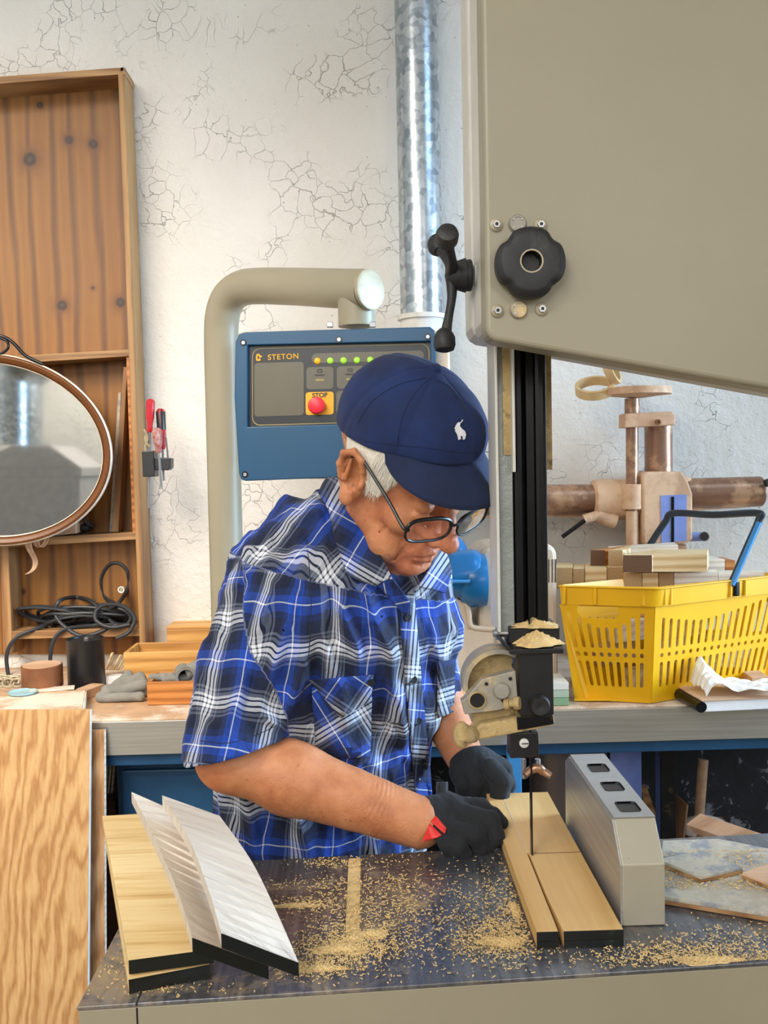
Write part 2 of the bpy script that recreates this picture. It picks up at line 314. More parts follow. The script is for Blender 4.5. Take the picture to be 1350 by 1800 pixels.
# ------------------------------------------------------------------ mesh helpers
def tag(o, label=None, cat=None, group=None, kind=None):
    if label: o['label'] = label
    if cat: o['category'] = cat
    if group: o['group'] = group
    if kind: o['kind'] = kind
    return o
def thing(name, loc, label, cat, group=None):
    o = bpy.data.objects.new(name, None); COL.objects.link(o); o.location = loc; o.empty_display_size = .02
    return tag(o, label, cat, group)
def wloc(o):
    v = Vector((0, 0, 0))
    while o: v += o.location; o = o.parent
    return v
def basis(ax):
    ax = Vector(ax).normalized(); t = Vector((0, 0, 1)) if abs(ax.z) < .9 else Vector((1, 0, 0))
    a = ax.cross(t).normalized(); return a, ax.cross(a).normalized()
class MB:
    """collects shapes in room coordinates; build() links them as one mesh object"""
    def __init__(s): s.v = []; s.f = []; s.sm = []
    def add(s, vs_, fs, smooth=False):
        k = len(s.v); s.v += [Vector(a) for a in vs_]; s.f += [tuple(k + i for i in f) for f in fs]; s.sm += [smooth] * len(fs); return s
    def box(s, c, size, rot=None):
        c = Vector(c); h = Vector(size) / 2
        vs_ = [Vector((x * h.x, y * h.y, z * h.z)) for x in (-1, 1) for y in (-1, 1) for z in (-1, 1)]
        if rot is not None: vs_ = [rot @ a for a in vs_]
        return s.add([c + a for a in vs_], [(0, 1, 3, 2), (4, 6, 7, 5), (0, 4, 5, 1), (2, 3, 7, 6), (0, 2, 6, 4), (1, 5, 7, 3)])
    def bb(s, x0, x1, y0, y1, z0, z1): return s.box(((x0+x1)/2, (y0+y1)/2, (z0+z1)/2), (x1-x0, y1-y0, z1-z0))
    def prism(s, poly, off):
        n = len(poly); off = Vector(off); vs_ = [Vector(p) for p in poly] + [Vector(p) + off for p in poly]
        nrm = Vector((0, 0, 0))
        for i in range(n): nrm += vs_[i].cross(vs_[(i + 1) % n])
        fl = nrm.dot(off) > 0
        fs = [tuple(range(n)), tuple(range(2 * n - 1, n - 1, -1))] + [(i, i + n, (i + 1) % n + n, (i + 1) % n) for i in range(n)]
        if fl: fs = [tuple(reversed(f)) for f in fs]
        return s.add(vs_, fs)
    def cyl(s, a, b, r0, r1=None, seg=24, cap=True):
        return s.rev(a, Vector(b) - Vector(a), [(0, r0), ((Vector(b) - Vector(a)).length, r0 if r1 is None else r1)], seg, cap)
    def rev(s, o, ax, prof, seg=28, cap=True, rf=None):
        """revolve (height, radius) profile round an axis"""
        o = Vector(o); ax = Vector(ax).normalized(); a, b = basis(ax); vs_ = []; fs = []
        for h, r in prof:
            for i in range(seg):
                t = 2 * pi * i / seg; k = r * (rf(t) if rf else 1); vs_.append(o + ax * h + (a * cos(t) + b * sin(t)) * k)
        for j in range(len(prof) - 1):
            for i in range(seg):
                i2 = (i + 1) % seg; fs.append((j*seg+i, j*seg+i2, (j+1)*seg+i2, (j+1)*seg+i))
        s.add(vs_, fs, True)
        if cap:
            k = len(s.v) - len(vs_)
            s.f += [tuple(k + i for i in reversed(range(seg))), tuple(k + (len(prof)-1)*seg + i for i in range(seg))]; s.sm += [False, False]
        return s
    def tube(s, path, r, seg=12, closed=False, cap=True):
        pts = [Vector(p) for p in path]; n = len(pts); rr = r if callable(r) else (lambda t: r); vs_ = []; fs = []
        d0 = (pts[1] - pts[0]).normalized(); a, _b = basis(d0)
        for i, p in enumerate(pts):
            d = (pts[(i+1) % n] - pts[i-1]) if (closed or 0 < i < n-1) else (pts[1]-pts[0] if i == 0 else pts[-1]-pts[-2])
            if d.length < 1e-9: d = d0
            d.normalize(); a = (a - d * a.dot(d)); a.normalize(); b = d.cross(a)
            for j in range(seg):
                t = 2*pi*j/seg; vs_.append(p + (a*cos(t) + b*sin(t)) * rr(i/(n-1)))
        m_ = n if closed else n - 1
        for i in range(m_):
            for j in range(seg):
                i2 = (i+1) % n; j2 = (j+1) % seg; fs.append((i*seg+j, i*seg+j2, i2*seg+j2, i2*seg+j))
        k = len(s.v); s.add(vs_, fs, True)
        if not closed and cap:
            s.f += [tuple(k+j for j in reversed(range(seg))), tuple(k+(n-1)*seg+j for j in range(seg))]; s.sm += [False, False]
        return s
    def ball(s, c, r, seg=16, sq=(1, 1, 1), rot=None):
        c = Vector(c); vs_ = []; fs = []; rg = seg // 2
        for i in range(rg + 1):
            for j in range(seg):
                t = pi*i/rg; p = 2*pi*j/seg; q = Vector((sin(t)*cos(p)*r*sq[0], sin(t)*sin(p)*r*sq[1], cos(t)*r*sq[2]))
                if rot is not None: q = rot @ q
                vs_.append(c + q)
        for i in range(rg):
            for j in range(seg): fs.append((i*seg+j, (i+1)*seg+j, (i+1)*seg+(j+1) % seg, i*seg+(j+1) % seg))
        return s.add(vs_, fs, True)
    def grid(s, rows, smooth=True):
        n = len(rows); mm = len(rows[0]); vs_ = [p for r in rows for p in r]
        return s.add(vs_, [(i*mm+j, i*mm+j+1, (i+1)*mm+j+1, (i+1)*mm+j) for i in range(n-1) for j in range(mm-1)], smooth)
    def build(s, name, mat, parent=None, bev=0, seg=2, solid=0, off=-1, sub=0, label=None):
        if parent is None:
            xs = [p.x for p in s.v]; ys = [p.y for p in s.v]; zs = [p.z for p in s.v]
            org = Vector(((min(xs)+max(xs))/2, (min(ys)+max(ys))/2, min(zs)))
        else: org = wloc(parent)
        me = bpy.data.meshes.new(name); me.from_pydata([p - org for p in s.v], [], s.f); me.update()
        bm = bmesh.new(); bm.from_mesh(me); bmesh.ops.remove_doubles(bm, verts=bm.verts, dist=1e-6)
        if not solid: bmesh.ops.recalc_face_normals(bm, faces=bm.faces)
        bm.to_mesh(me); bm.free()
        me.materials.append(M[mat] if isinstance(mat, str) else mat)
        if any(s.sm):
            me.polygons.foreach_set('use_smooth', [True] * len(me.polygons))
            try: me.set_sharp_from_angle(angle=radians(38))
            except Exception: pass
        o = bpy.data.objects.new(name, me); COL.objects.link(o)
        if parent is None: o.location = org
        else: o.parent = parent
        if solid: q = o.modifiers.new('solid', 'SOLIDIFY'); q.thickness = solid; q.offset = off
        if sub: q = o.modifiers.new('sub', 'SUBSURF'); q.levels = sub; q.render_levels = sub
        if bev: q = o.modifiers.new('bevel', 'BEVEL'); q.width = bev; q.segments = seg; q.limit_method = 'ANGLE'; q.angle_limit = radians(40); q.harden_normals = False
        if label: o['label'] = label
        return o
def copy_tree(o, parent=None):
    c = o.copy(); COL.objects.link(c); c.parent = parent
    for ch in [k for k in bpy.data.objects if k.parent == o]: copy_tree(ch, c)
    return c
def bez(pts, n=40, closed=False):
    """Catmull-Rom through points"""
    pts = [Vector(p) for p in pts]; out = []; m_ = len(pts); segs = m_ if closed else m_ - 1
    for i in range(segs):
        g = (lambda k: pts[k % m_]) if closed else (lambda k: pts[max(0, min(m_-1, k))])
        a, b, c, d = g(i-1), g(i), g(i+1), g(i+2); k = max(2, n // segs)
        for j in range(k):
            t = j / k; out.append(.5*((2*b) + (c-a)*t + (2*a-5*b+4*c-d)*t*t + (3*b-a-3*c+d)*t**3))
    if not closed: out.append(pts[-1])
    return out
def flat2d(splines, depth):
    """2-D outline with holes, filled and given thickness -> (verts, faces)"""
    cu = bpy.data.curves.new('tmp', 'CURVE'); cu.dimensions = '2D'; cu.fill_mode = 'BOTH'; cu.extrude = depth / 2
    for sp in splines:
        k = cu.splines.new('POLY'); k.points.add(len(sp) - 1); k.use_cyclic_u = True
        for i, p in enumerate(sp): k.points[i].co = (p[0], p[1], 0, 1)
    o = bpy.data.objects.new('tmp', cu); COL.objects.link(o); bpy.context.view_layer.update()
    me = o.evaluated_get(bpy.context.evaluated_depsgraph_get()).to_mesh()
    vs_ = [v.co.copy() for v in me.vertices]; fs = [tuple(p.vertices) for p in me.polygons]
    bpy.data.objects.remove(o); bpy.data.curves.remove(cu); return vs_, fs
def text2d(txt, size, depth, bold=0.0, spacing=1.0):
    cu = bpy.data.curves.new('tmp', 'FONT'); cu.body = txt; cu.size = size; cu.extrude = depth / 2; cu.offset = bold; cu.align_x = 'CENTER'; cu.align_y = 'CENTER'; cu.space_character = spacing
    o = bpy.data.objects.new('tmp', cu); COL.objects.link(o); bpy.context.view_layer.update()
    me = o.evaluated_get(bpy.context.evaluated_depsgraph_get()).to_mesh()
    vs_ = [v.co.copy() for v in me.vertices]; fs = [tuple(p.vertices) for p in me.polygons]
    bpy.data.objects.remove(o); bpy.data.curves.remove(cu); return vs_, fs
def rrect(x0, x1, y0, y1, r, n=5):
    out = []
    for cx, cy, a0 in ((x1-r, y1-r, 0), (x0+r, y1-r, 90), (x0+r, y0+r, 180), (x1-r, y0+r, 270)):
        for i in range(n + 1):
            a = radians(a0 + 90*i/n); out.append((cx + r*cos(a), cy + r*sin(a)))
    return out
def struct(o): o['kind'] = 'structure'; return o

# ------------------------------------------------------------------ the room
WY = 2.62
RX0, RX1, RY0 = -2.6, 2.9, -2.2
struct(MB().bb(RX0, RX1, WY, WY + .15, .82, 3.25).build('wall_back', 'wall'))
struct(MB().bb(RX0, RX1, WY - .012, WY + .15, 0, .82).build('trim_1', 'dado'))
struct(MB().bb(RX0 - .15, RX0, RY0, WY + .15, 0, 3.25).build('wall_left', 'wall'))
struct(MB().bb(RX0 - .15, RX1 + .15, RY0 - .15, WY + .15, -.1, 0).build('floor', 'floor'))
struct(MB().bb(RX0 - .15, RX1 + .15, RY0 - .15, WY + .15, 3.25, 3.35).build('ceiling', 'ceil'))
def holed_wall(name, a, b, fixed, horiz, wins):
    u0, u1 = a; mb = MB(); us = sorted([u0, u1] + [k for w_ in wins for k in w_[:2]])
    for i in range(len(us) - 1):
        p, q = us[i], us[i+1]; w_ = [k for k in wins if k[0] <= p + 1e-6 and k[1] >= q - 1e-6]
        zz = [(0, w_[0][2]), (w_[0][3], 3.25)] if w_ else [(0, 3.25)]
        for z0, z1 in zz:
            if horiz: mb.bb(p, q, fixed - .15, fixed, z0, z1)
            else: mb.bb(fixed, fixed + .15, p, q, z0, z1)
    struct(mb.build(name, 'wall'))
W1 = [(-1.4, -.15, 2.0, 2.9), (.85, 1.85, 1.85, 2.8)]; W2 = [(-.2, 2.0, 1.0, 2.5)]
holed_wall('wall_front', (RX0, RX1), 0, RY0, True, W1)
holed_wall('wall_right', (RY0, WY + .15), 0, RX1, False, W2)
k_ = 1
for p, q, z0, z1 in W1:
    mb = MB()
    for a_, b_, c_, d_ in ((p, q, z0, z0+.05), (p, q, z1-.05, z1), (p, p+.05, z0, z1), (q-.05, q, z0, z1), ((p+q)/2-.02, (p+q)/2+.02, z0, z1), (p, q, (z0+z1)/2-.02, (z0+z1)/2+.02)):
        mb.bb(a_, b_, RY0 - .1, RY0 - .05, c_, d_)
    struct(mb.build('window_%d' % k_, 'whitepaint')); k_ += 1
for p, q, z0, z1 in W2:
    mb = MB()
    for a_, b_, c_, d_ in ((p, q, z0, z0+.05), (p, q, z1-.05, z1), (p, p+.05, z0, z1), (q-.05, q, z0, z1), ((p+q)/2-.02, (p+q)/2+.02, z0, z1)):
        mb.bb(RX1 + .05, RX1 + .1, a_, b_, c_, d_)
    struct(mb.build('window_%d' % k_, 'whitepaint')); k_ += 1

# ------------------------------------------------------------------ tall plywood shelf on the wall
SY = 2.515
sh = thing('plywood_shelf', P(120, 1150, SY + .06), 'tall open plywood shelf unit with knotty back against the plaster wall', 'shelf')
def pbar(px, Y, dy, mb=None):
    mb = mb or MB(); pts = [P(a, b, Y) for a, b in px]; return mb.prism(pts, (0, dy, 0))
pbar([(216, 119), (226, 126), (264, 1150), (250, 1150), (247, 1000), (210, 127)][:0] or [(207, 119), (217, 118), (257, 1150), (246, 1150)], SY, .10).build('side_panel', 'plyedge', sh, .001)
pbar([(-130, 124), (-118, 124), (-100, 1150), (-112, 1150)], SY, .10).build('side_panel', 'plyedge', sh, .001)
pbar([(-130, 144), (219, 118), (219, 130), (-130, 157)], SY, .10).build('top_panel', 'plyedge_x', sh, .001)
bk = [P(a, b, SY + .09) for a, b in ((-130, 165), (221, 140), (262, 1150), (-110, 1150))]
M['knotback'] = knotback([(P(a, b, SY + .09), r_ * 2.6 / 1650) for a, b, r_ in ((53, 280, 14), (121, 246, 9), (164, 253, 10), (109, 537, 10), (212, 532, 10), (163, 506, 3), (70, 185, 6), (40, 1040, 5))], wloc(sh))
MB().prism(bk, (0, .009, 0)).build('back_panel', 'knotback', sh)
for a in ([(-122, 634), (229, 614), (229, 626), (-122, 648)], [(-115, 956), (243, 935), (243, 948), (-115, 970)], [(10, 1110), (246, 1104), (246, 1118), (10, 1124)]):
    pbar(a, SY + .004, .085).build('shelf', 'plyedge_x', sh, .001)
pbar([(0, 958), (14, 957), (22, 1150), (6, 1150)], SY + .002, .087).build('divider', 'plyedge', sh, .001)
pbar([(222, 628), (229, 627), (241, 936), (233, 936)], SY + .01, .08).build('inner_strip', 'orangewood', sh)

# leaning thin boards and clutter in the shelf
def lean(a, dy, mat, label, group=None, Y=SY + .03):
    o = pbar(a, Y, dy).build('thin_board', mat, None, .0008); return tag(o, label, 'board', group)
lean([(217, 645), (224, 645), (208, 935), (197, 935)], .07, 'plyedge', 'thin plywood board with pale edge leaning inside the shelf, nearest the front', 'x')
lean([(208, 690), (213, 690), (200, 935), (192, 935)], .05, 'dustboard', 'grey thin board leaning behind the pale-edged one inside the shelf', 'x', SY + .065)
for o in bpy.data.objects:
    if o.name.startswith('thin_board'): del o['group']
o = pbar([(80, 915), (134, 912), (134, 938), (80, 944)], SY + .02, .08).build('wood_block', 'pinkwood', None, .002)
tag(o, 'pinkish wooden block on the shelf just below the oval mirror', 'wood block')
mb = MB(); mb.ball(P(150, 928, SY + .06), .012, 12, (1.4, 1, 1)).tube(bez([P(128, 912, SY+.05), P(140, 905, SY+.05), P(155, 922, SY+.05), P(166, 925, SY+.05)], 16), .005)
tag(mb.build('cable_plug', 'rubber'), 'small black plug lying on the shelf beside the pinkish block', 'plug')
# curled veneer hanging from shelf
for k, pp in enumerate(([(49, 950), (52, 965), (62, 985), (60, 1000), (48, 1009)], [(63, 948), (66, 958), (72, 962), (80, 955), (84, 946)])):
    ctr = bez([P(a, b, SY - .012 + (.008 * k)) for a, b in pp], 18)
    rows = [[c + Vector((s_ * .010 * (1 - .6 * i / len(ctr)), -.004 * abs(s_) + .003 * sin(i * .3), 0)) for s_ in (-1, 0, 1)] for i, c in enumerate(ctr)]
    tag(MB().grid(rows).build('veneer_curl', 'pinkwood', None, solid=.001), ('long curled wood shaving hanging below the oval mirror', 'short curled wood shaving beside the long one below the mirror')[k], 'wood shaving')

# ------------------------------------------------------------------ oval mirror
mr = thing('oval_mirror', P(0, 960, 2.44), 'oval mirror in a chipped brown frame hanging in front of the plywood shelf', 'mirror')
MPl = Plane(P(0, 790, 2.44), (0.0, -1, 0))
mc = MPl(-14, 791); AX, AZ = 209 * 2.44 / 1650, 166 * 2.44 / 1650; th = radians(8)
def mel(k, t, dy=0, kz=None):
    kz = kz or k; x, z = AX * k * cos(t), AZ * kz * sin(t); return mc + Vector((x*cos(th) + z*sin(th), dy, -x*sin(th) + z*cos(th)))
def ering(mb, prof, n=96):
    """prof: (inset metres, y)"""
    rows = []
    for i in range(n + 1):
        t = 2*pi*i/n; rows.append([mel((AX - a) / AX, t, y, (AZ - a) / AZ) for a, y in prof])
    return mb.grid(rows)
ering(MB(), [(0, .012), (0, -.006), (.003, -.011), (.008, -.013), (.016, -.010), (.022, -.005), (.024, .004), (.024, .012), (0, .012)]).build('frame', 'brownpaint', mr)
ering(MB(), [(-.0015, -.004), (-.001, -.0085), (.002, -.0125), (.0005, -.004)]).build('frame_edge', 'chip', mr, label='chipped pale outer edge')
ering(MB(), [(.0225, -.0075), (.0245, -.006), (.0255, .004), (.0225, .004)]).build('inner_rim', 'chip', mr, label='chipped pale inner rim')
MB().add([mel((AX - .0245) / AX, 2*pi*i/96, .002, (AZ - .0245) / AZ) for i in range(96)], [tuple(reversed(range(96)))]).build('glass', 'mirror', mr)
sc1 = bez([P(a, b, 2.43) for a, b in ((-60, 640), (-40, 610), (-5, 591), (20, 600), (45, 625), (75, 640))], 40)
sc2 = bez([P(a, b, 2.43) for a, b in ((-25, 622), (0, 622), (14, 612), (12, 600), (0, 594))], 30)
MB().tube(sc1, .0045, 10).tube(sc2, .0035, 10).build('scroll_hanger', 'blackmetal', mr, label='scrolled metal ornament on top')

# ------------------------------------------------------------------ screwdriver rack on the shelf side
rk = thing('tool_rack', P(272, 838, 2.45), 'small black plastic tool rack screwed to the shelf side', 'tool rack')
pbar([(249, 793), (270, 792), (272, 838), (251, 838)], 2.43, .05).build('back_plate', 'black', rk, .002)
pbar([(270, 804), (300, 805), (300, 822), (294, 827), (272, 826)], 2.435, .04).build('holder', 'black', rk, .002)
def driver(top, neck, tip, r, mat, label, Y, shaft=.0035, two=None):
    a, b, c = P(*top, Y), P(*neck, Y), P(*tip, Y); L_ = (b - a).length
    t = thing('screwdriver', c, label, 'screwdriver')
    MB().rev(a, b - a, [(0, r*.35), (r*.25, r*.75), (r*.7, r), (L_*.55, r*.92), (L_*.78, r*.62), (L_*.92, r*.7), (L_, r*.5)], 14, rf=lambda t_: 1 + .05*cos(6*t_)).build('handle', mat, t)
    MB().cyl(b, c, shaft, shaft, 8).build('shaft', 'steel', t)
    if two: MB().rev(a + (b-a)*.02, b - a, [(0, r*.7), (r*.6, r*1.03), (L_*.5, r*.97)], 14).build('grip', two, t)
driver((265, 701), (263, 760), (262, 893), .0115, 'redplastic', 'red handled screwdriver with the longest shaft, hanging in the rack', 2.455, .0042)
driver((282, 718), (286, 790), (288, 845), .012, 'redplastic', 'red and black handled screwdriver hanging behind the others', 2.462, .003, 'black')
driver((276, 752), (279, 796), (284, 857), .013, 'dustred', 'dusty dark red handled screwdriver at the front of the rack', 2.435, .0034)
mb = MB(); mb.tube(bez([P(253, 755, 2.45), P(260, 770, 2.45), P(256, 785, 2.45), P(258, 800, 2.45)], 14), .004, 8).tube(bez([P(262, 750, 2.46), P(256, 772, 2.45), P(263, 786, 2.45)], 12), .004, 8)
tag(mb.build('pliers', 'boltgrey'), 'small dull metal pliers stuck in the rack beside the shelf', 'pliers')
mb = MB(); mb.tube(bez([P(290, 760, 2.465), P(293, 780, 2.465), P(296, 810, 2.465)], 10), .0025, 8).ball(P(299, 812, 2.46), .007, 10)
tag(mb.build('small_spanner', 'steel'), 'thin metal spanner at the right end of the rack', 'spanner')

# ------------------------------------------------------------------ cables
def zed(px, py, Y): return P(px, py, SY - .012 + (Y - 2.30) * .45)
def cable(pts, label, r=.0055, Y=None, n=120, group='black cables coiled on the lower shelf'):
    o = MB().tube(bez(pts, n), r, 8).build('black_cable', 'rubber'); return tag(o, label, 'cable', group)
cable([zed(a, b, y) for a, b, y in ((15, 1190, 2.30), (12, 1150, 2.30), (30, 1120, 2.31), (70, 1103, 2.36), (120, 1080, 2.53), (170, 1064, 2.46), (210, 1070, 2.44), (230, 1085, 2.40), (222, 1100, 2.37))], 'black cable hanging over the lower shelf edge at its left end', group=None)
cable([zed(a, b, y) for a, b, y in ((88, 1170, 2.3), (90, 1140, 2.3), (100, 1117, 2.31), (118, 1105, 2.33), (160, 1100, 2.38), (205, 1098, 2.4))], 'black cable hanging behind the brown tin from the lower shelf', group=None)
cable([zed(a, b, y) for a, b, y in ((205, 1098, 2.36), (150, 1118, 2.31), (115, 1102, 2.34), (98, 1080, 2.38), (105, 1056, 2.40), (135, 1050, 2.53), (165, 1060, 2.44), (200, 1095, 2.40), (228, 1097, 2.38))], 'black cable bent into a wide loop at the middle of the lower shelf', group=None)
cable([zed(a, b, y) for a, b, y in ((200, 1060, 2.44), (185, 1050, 2.53), (178, 1020, 2.53), (190, 995, 2.53), (208, 990, 2.53), (224, 1005, 2.53), (224, 1035, 2.53), (208, 1060, 2.43), (190, 1072, 2.44))], 'black cable standing up in a tall loop on the lower shelf', group=None)
cable([zed(a, b, y) for a, b, y in ((205, 1122, 2.30), (228, 1110, 2.3), (236, 1085, 2.32), (215, 1065, 2.34), (185, 1063, 2.35), (168, 1075, 2.34), (170, 1092, 2.32), (195, 1103, 2.31), (228, 1098, 2.33))], 'black cable in a round front loop at the right end of the lower shelf', group=None)
mb = MB()
for k in range(15):
    cx, cy = rnd.uniform(70, 215), rnd.uniform(1084, 1100); pts = []
    y0 = rnd.uniform(2.40, 2.5); ph = rnd.uniform(0, 6)
    for i in range(8):
        t = i / 8 * 2 * pi; pts.append(zed(min(232, max(20, cx + rnd.uniform(45, 62) * cos(t + ph))), cy + 9 * sin(t + ph) - 3 * (k % 4) + 6 * sin(t), y0 + .05 * sin(t + ph)))
    mb.tube(bez(pts, 40, True), .0048, 7, closed=True)
tag(mb.build('cable_heap', 'rubber'), 'tangled heap of thin black cables lying on the lower shelf', 'cables', kind='stuff')
t = thing('cable_socket', P(214, 1040, 2.56), 'small pale ring socket at the tall cable loop', 'socket')
MB().rev(P(214, 1036, 2.56), (0, -1, 0), [(0, .009), (.008, .009), (.008, .006), (.002, .006)], 18).build('ring', 'whitepaint', t)
MB().cyl(P(213, 1036, 2.56), P(213, 1036, 2.55), .0035).build('pin', 'boltgrey', t)
for k in range(7):
    a, b = 188 + k * 4.2, 1148 + (k * 7 % 5) * 4
    o = MB().prism([P(a + 7 + k*.5, b, 2.46 + .012*(k % 3)), P(a + 10.5 + k*.5, b, 2.46 + .012*(k % 3)), P(a - 1, 1178, 2.44), P(a - 4.5, 1178, 2.44)], (0, .01, 0)).build('wood_stick', 'block')
    tag(o, 'thin light wooden slat standing in the fan behind the black can', 'slat', 'slats behind the black can')

# ------------------------------------------------------------------ galvanised pipe
gp = thing('ventilation_pipe', P(740, 560, 2.53), 'shiny galvanised steel pipe running up the wall behind the machine', 'pipe')
pc = P(742, 560, 2.53); pr_ = 37.5 * 2.53 / 1650
MB().rev(pc - Vector((0, 0, .0)), (0, 0, 1), [(0, pr_), (1.0, pr_), (1.0, pr_ + .004), (1.03, pr_ + .004), (1.03, pr_), (3.25 - pc.z, pr_)], 40).build('pipe', 'galv', gp)
MB().rev(pc, (0, 0, -1), [(-.008, pr_ + .008), (.004, pr_ + .008), (.004, pr_), (pc.z - .92, pr_)], 40).build('collar', 'whitepaint', gp)

# ------------------------------------------------------------------ control panel on its arm
cp = thing('control_panel', P(600, 845, 1.82), 'blue and cream control panel with push buttons hanging from a thick grey tube arm', 'control panel')
cyaw = radians(5)
CP = Plane(P(418, 715, 1.84), (-sin(cyaw), -cos(cyaw), 0)); cn = CP.n
cbk = -cn
# cream body behind the blue cover: side profile swept across the width
c0, c1 = CP(420, 712), CP(790, 712); wv_ = (c1 - c0)
zt, zb = CP(420, 585).z, CP(425, 845).z
def prof(o): return [Vector((o.x, o.y, zb + .004)), Vector((o.x, o.y, zt - .002)), Vector((o.x, o.y, zt + .004)) + cbk * .012, Vector((o.x, o.y, zt + .018)) + cbk * .26, Vector((o.x, o.y, zb + .02)) + cbk * .26]
MB().prism(prof(c0 + wv_ * .01), wv_ * .995).build('housing', 'cream', cp, .004)
# cover: frame with display opening
ol = [(418, 603), (424, 589), (434, 586), (756, 577), (764, 583), (766, 600), (766, 700), (764, 820), (756, 833), (436, 845), (428, 843), (424, 832), (416, 700)]
hole = [(439, 609), (757, 602), (757, 742), (439, 751)]
def onplane(Pl, sp, depth, off):
    """fill pixel outlines on a plane with thickness"""
    o = Pl.o; xd = Vector((0, 0, 1)).cross(Pl.n).normalized(); yd = Pl.n.cross(xd)
    s2 = [[((Pl(a, b) - o).dot(xd), (Pl(a, b) - o).dot(yd)) for a, b in q] for q in sp]
    v, f = flat2d(s2, depth); return [o + xd * p.x + yd * p.y + Pl.n * (p.z + off) for p in v], f
def onp(Pl, sp, depth, off, name, mat, par, bev=0, label=None):
    v, f = onplane(Pl, sp, depth, off); return MB().add(v, f).build(name, mat, par, bev, label=label)
cov = onp(CP, [ol, hole[::-1]], .02, .010, 'front_cover', 'blue', cp, .0035)
dis = onp(CP, [[(438, 608), (758, 601), (758, 743), (438, 752)]], .004, .006, 'display_panel', 'displaydark', cp)
def pr_rect(x0, x1, y0, y1, r=5, k=-.028):
    """rounded rectangle in pixels following the panel's slope"""
    return [(x, y + k * (x - 600)) for x, y in rrect(x0, x1, y0, y1, r, 4)]
CPf = Plane(CP.o + CP.n * .0083, CP.n)
onp(CPf, [pr_rect(443, 755, 608, 744, 14)] + [pr_rect(444.5, 753.5, 609.5, 742.5, 13)[::-1]], .0006, 0, 'print_line', 'linebeige', dis)
onp(CPf, [pr_rect(447, 534, 634, 728, 6)], .0006, 0, 'panel_field', 'display', dis)
onp(CPf, [pr_rect(548, 745, 620, 637, 8)], .0006, 0, 'button_strip', 'display', dis)
for k in range(4):
    a = 538.5 + k * 53.5; kf = onp(CPf, [pr_rect(a, a + 47.5, 644, 683, 6)], .0006, 0, 'key_field', 'display', dis)
    onp(CPf, [pr_rect(a + 15, a + 32, 657, 659.5, 1)] + [pr_rect(a + 19, a + 28, 648, 654, 1.5)] + [pr_rect(a + 21, a + 26, 649.5, 652.5, .5)[::-1]], .0009, .0006, 'symbol', 'greyprint', kf)
    onp(CPf, [pr_rect(a + 16.5, a + 31, 665, 669, 1)], .0008, .0006, 'symbol', 'linebeige', kf)
    if k: onp(CPf, [pr_rect(a - 1, a + 47, 687, 728, 6)], .0006, 0, 'key_field', 'display', dis)
sp_ = onp(CPf, [pr_rect(537.5, 586.5, 688, 728, 5)], .0012, .0005, 'stop_plate', 'stopyellow', dis)
def cptext(txt, px, py, hpx, mat, par, off, bold=0.0, sp=1.0):
    s = hpx / 900 * 1.38; v, f = text2d(txt, s, .0006, bold * s, sp); c = CPf(px, py, off); xd = Vector((0, 0, 1)).cross(CP.n).normalized(); yd = CP.n.cross(xd)
    tl = radians(1.0); x2 = xd * cos(tl) + yd * sin(tl); y2 = yd * cos(tl) - xd * sin(tl)
    MB().add([c + x2 * p.x + y2 * p.y + CP.n * p.z for p in v], f).build('lettering', mat, par)
cptext('STETON', 498, 627.5, 9.5, 'yellowprint', dis, .001, .02, 1.15)
cptext('STOP', 562, 695, 8.0, 'greyprint', sp_, .0014, .03, 1.0)
onp(CPf, [[(450, 626), (452, 622), (456, 622), (458, 625), (461, 626), (461, 628), (457, 629), (459, 634), (452, 635), (450, 632)], [(453, 626), (453, 631), (456, 631), (456, 626)]], .0008, .001, 'emblem', 'yellowprint', dis)
def cpdisc(px, py, r, h, mat, name, par, hollow=False):
    c = CPf(px, py); pf = [(0, r * 1.15), (h * .5, r * 1.1), (h * .8, r * .9), (h, r * .5)] if not hollow else [(0, r), (h, r), (h, r * .55), (h * .3, r * .5)]
    return MB().rev(c, CP.n, pf, 20).build(name, mat, par)
for k, (a, mt) in enumerate(((558, 'amber'), (580.5, 'green'), (604, 'green'), (627.5, 'green'), (651, 'green'))):
    b = cpdisc(a, 634.5 - .02 * (a - 558), .0055, .004, mt, 'push_button', dis)
for a in (676.5, 692, 708): cpdisc(a, 631, .0075, .010, 'black', 'jack_socket', dis, True)
c = CPf(558, 713.5); MB().rev(c, CP.n, [(0, .011), (.006, .011), (.008, .0155), (.014, .0165), (.019, .0145), (.021, .008)], 26).build('stop_button', 'red', dis)
for a, b in ((428, 602.5), (596, 597), (752, 592), (431, 834), (598, 832)):
    s_ = MB().rev(CP(a, b, .019), CP.n, [(0, .0062), (.0025, .0062), (.0025, .0055)], 18).build('screw', 'blackmetal', cp)
    MB().rev(CP(a, b, .0205), CP.n, [(0, .0038), (.003, .0034), (.003, .0018), (.0012, .0016)], 14).build('screw_head', 'steel', s_)
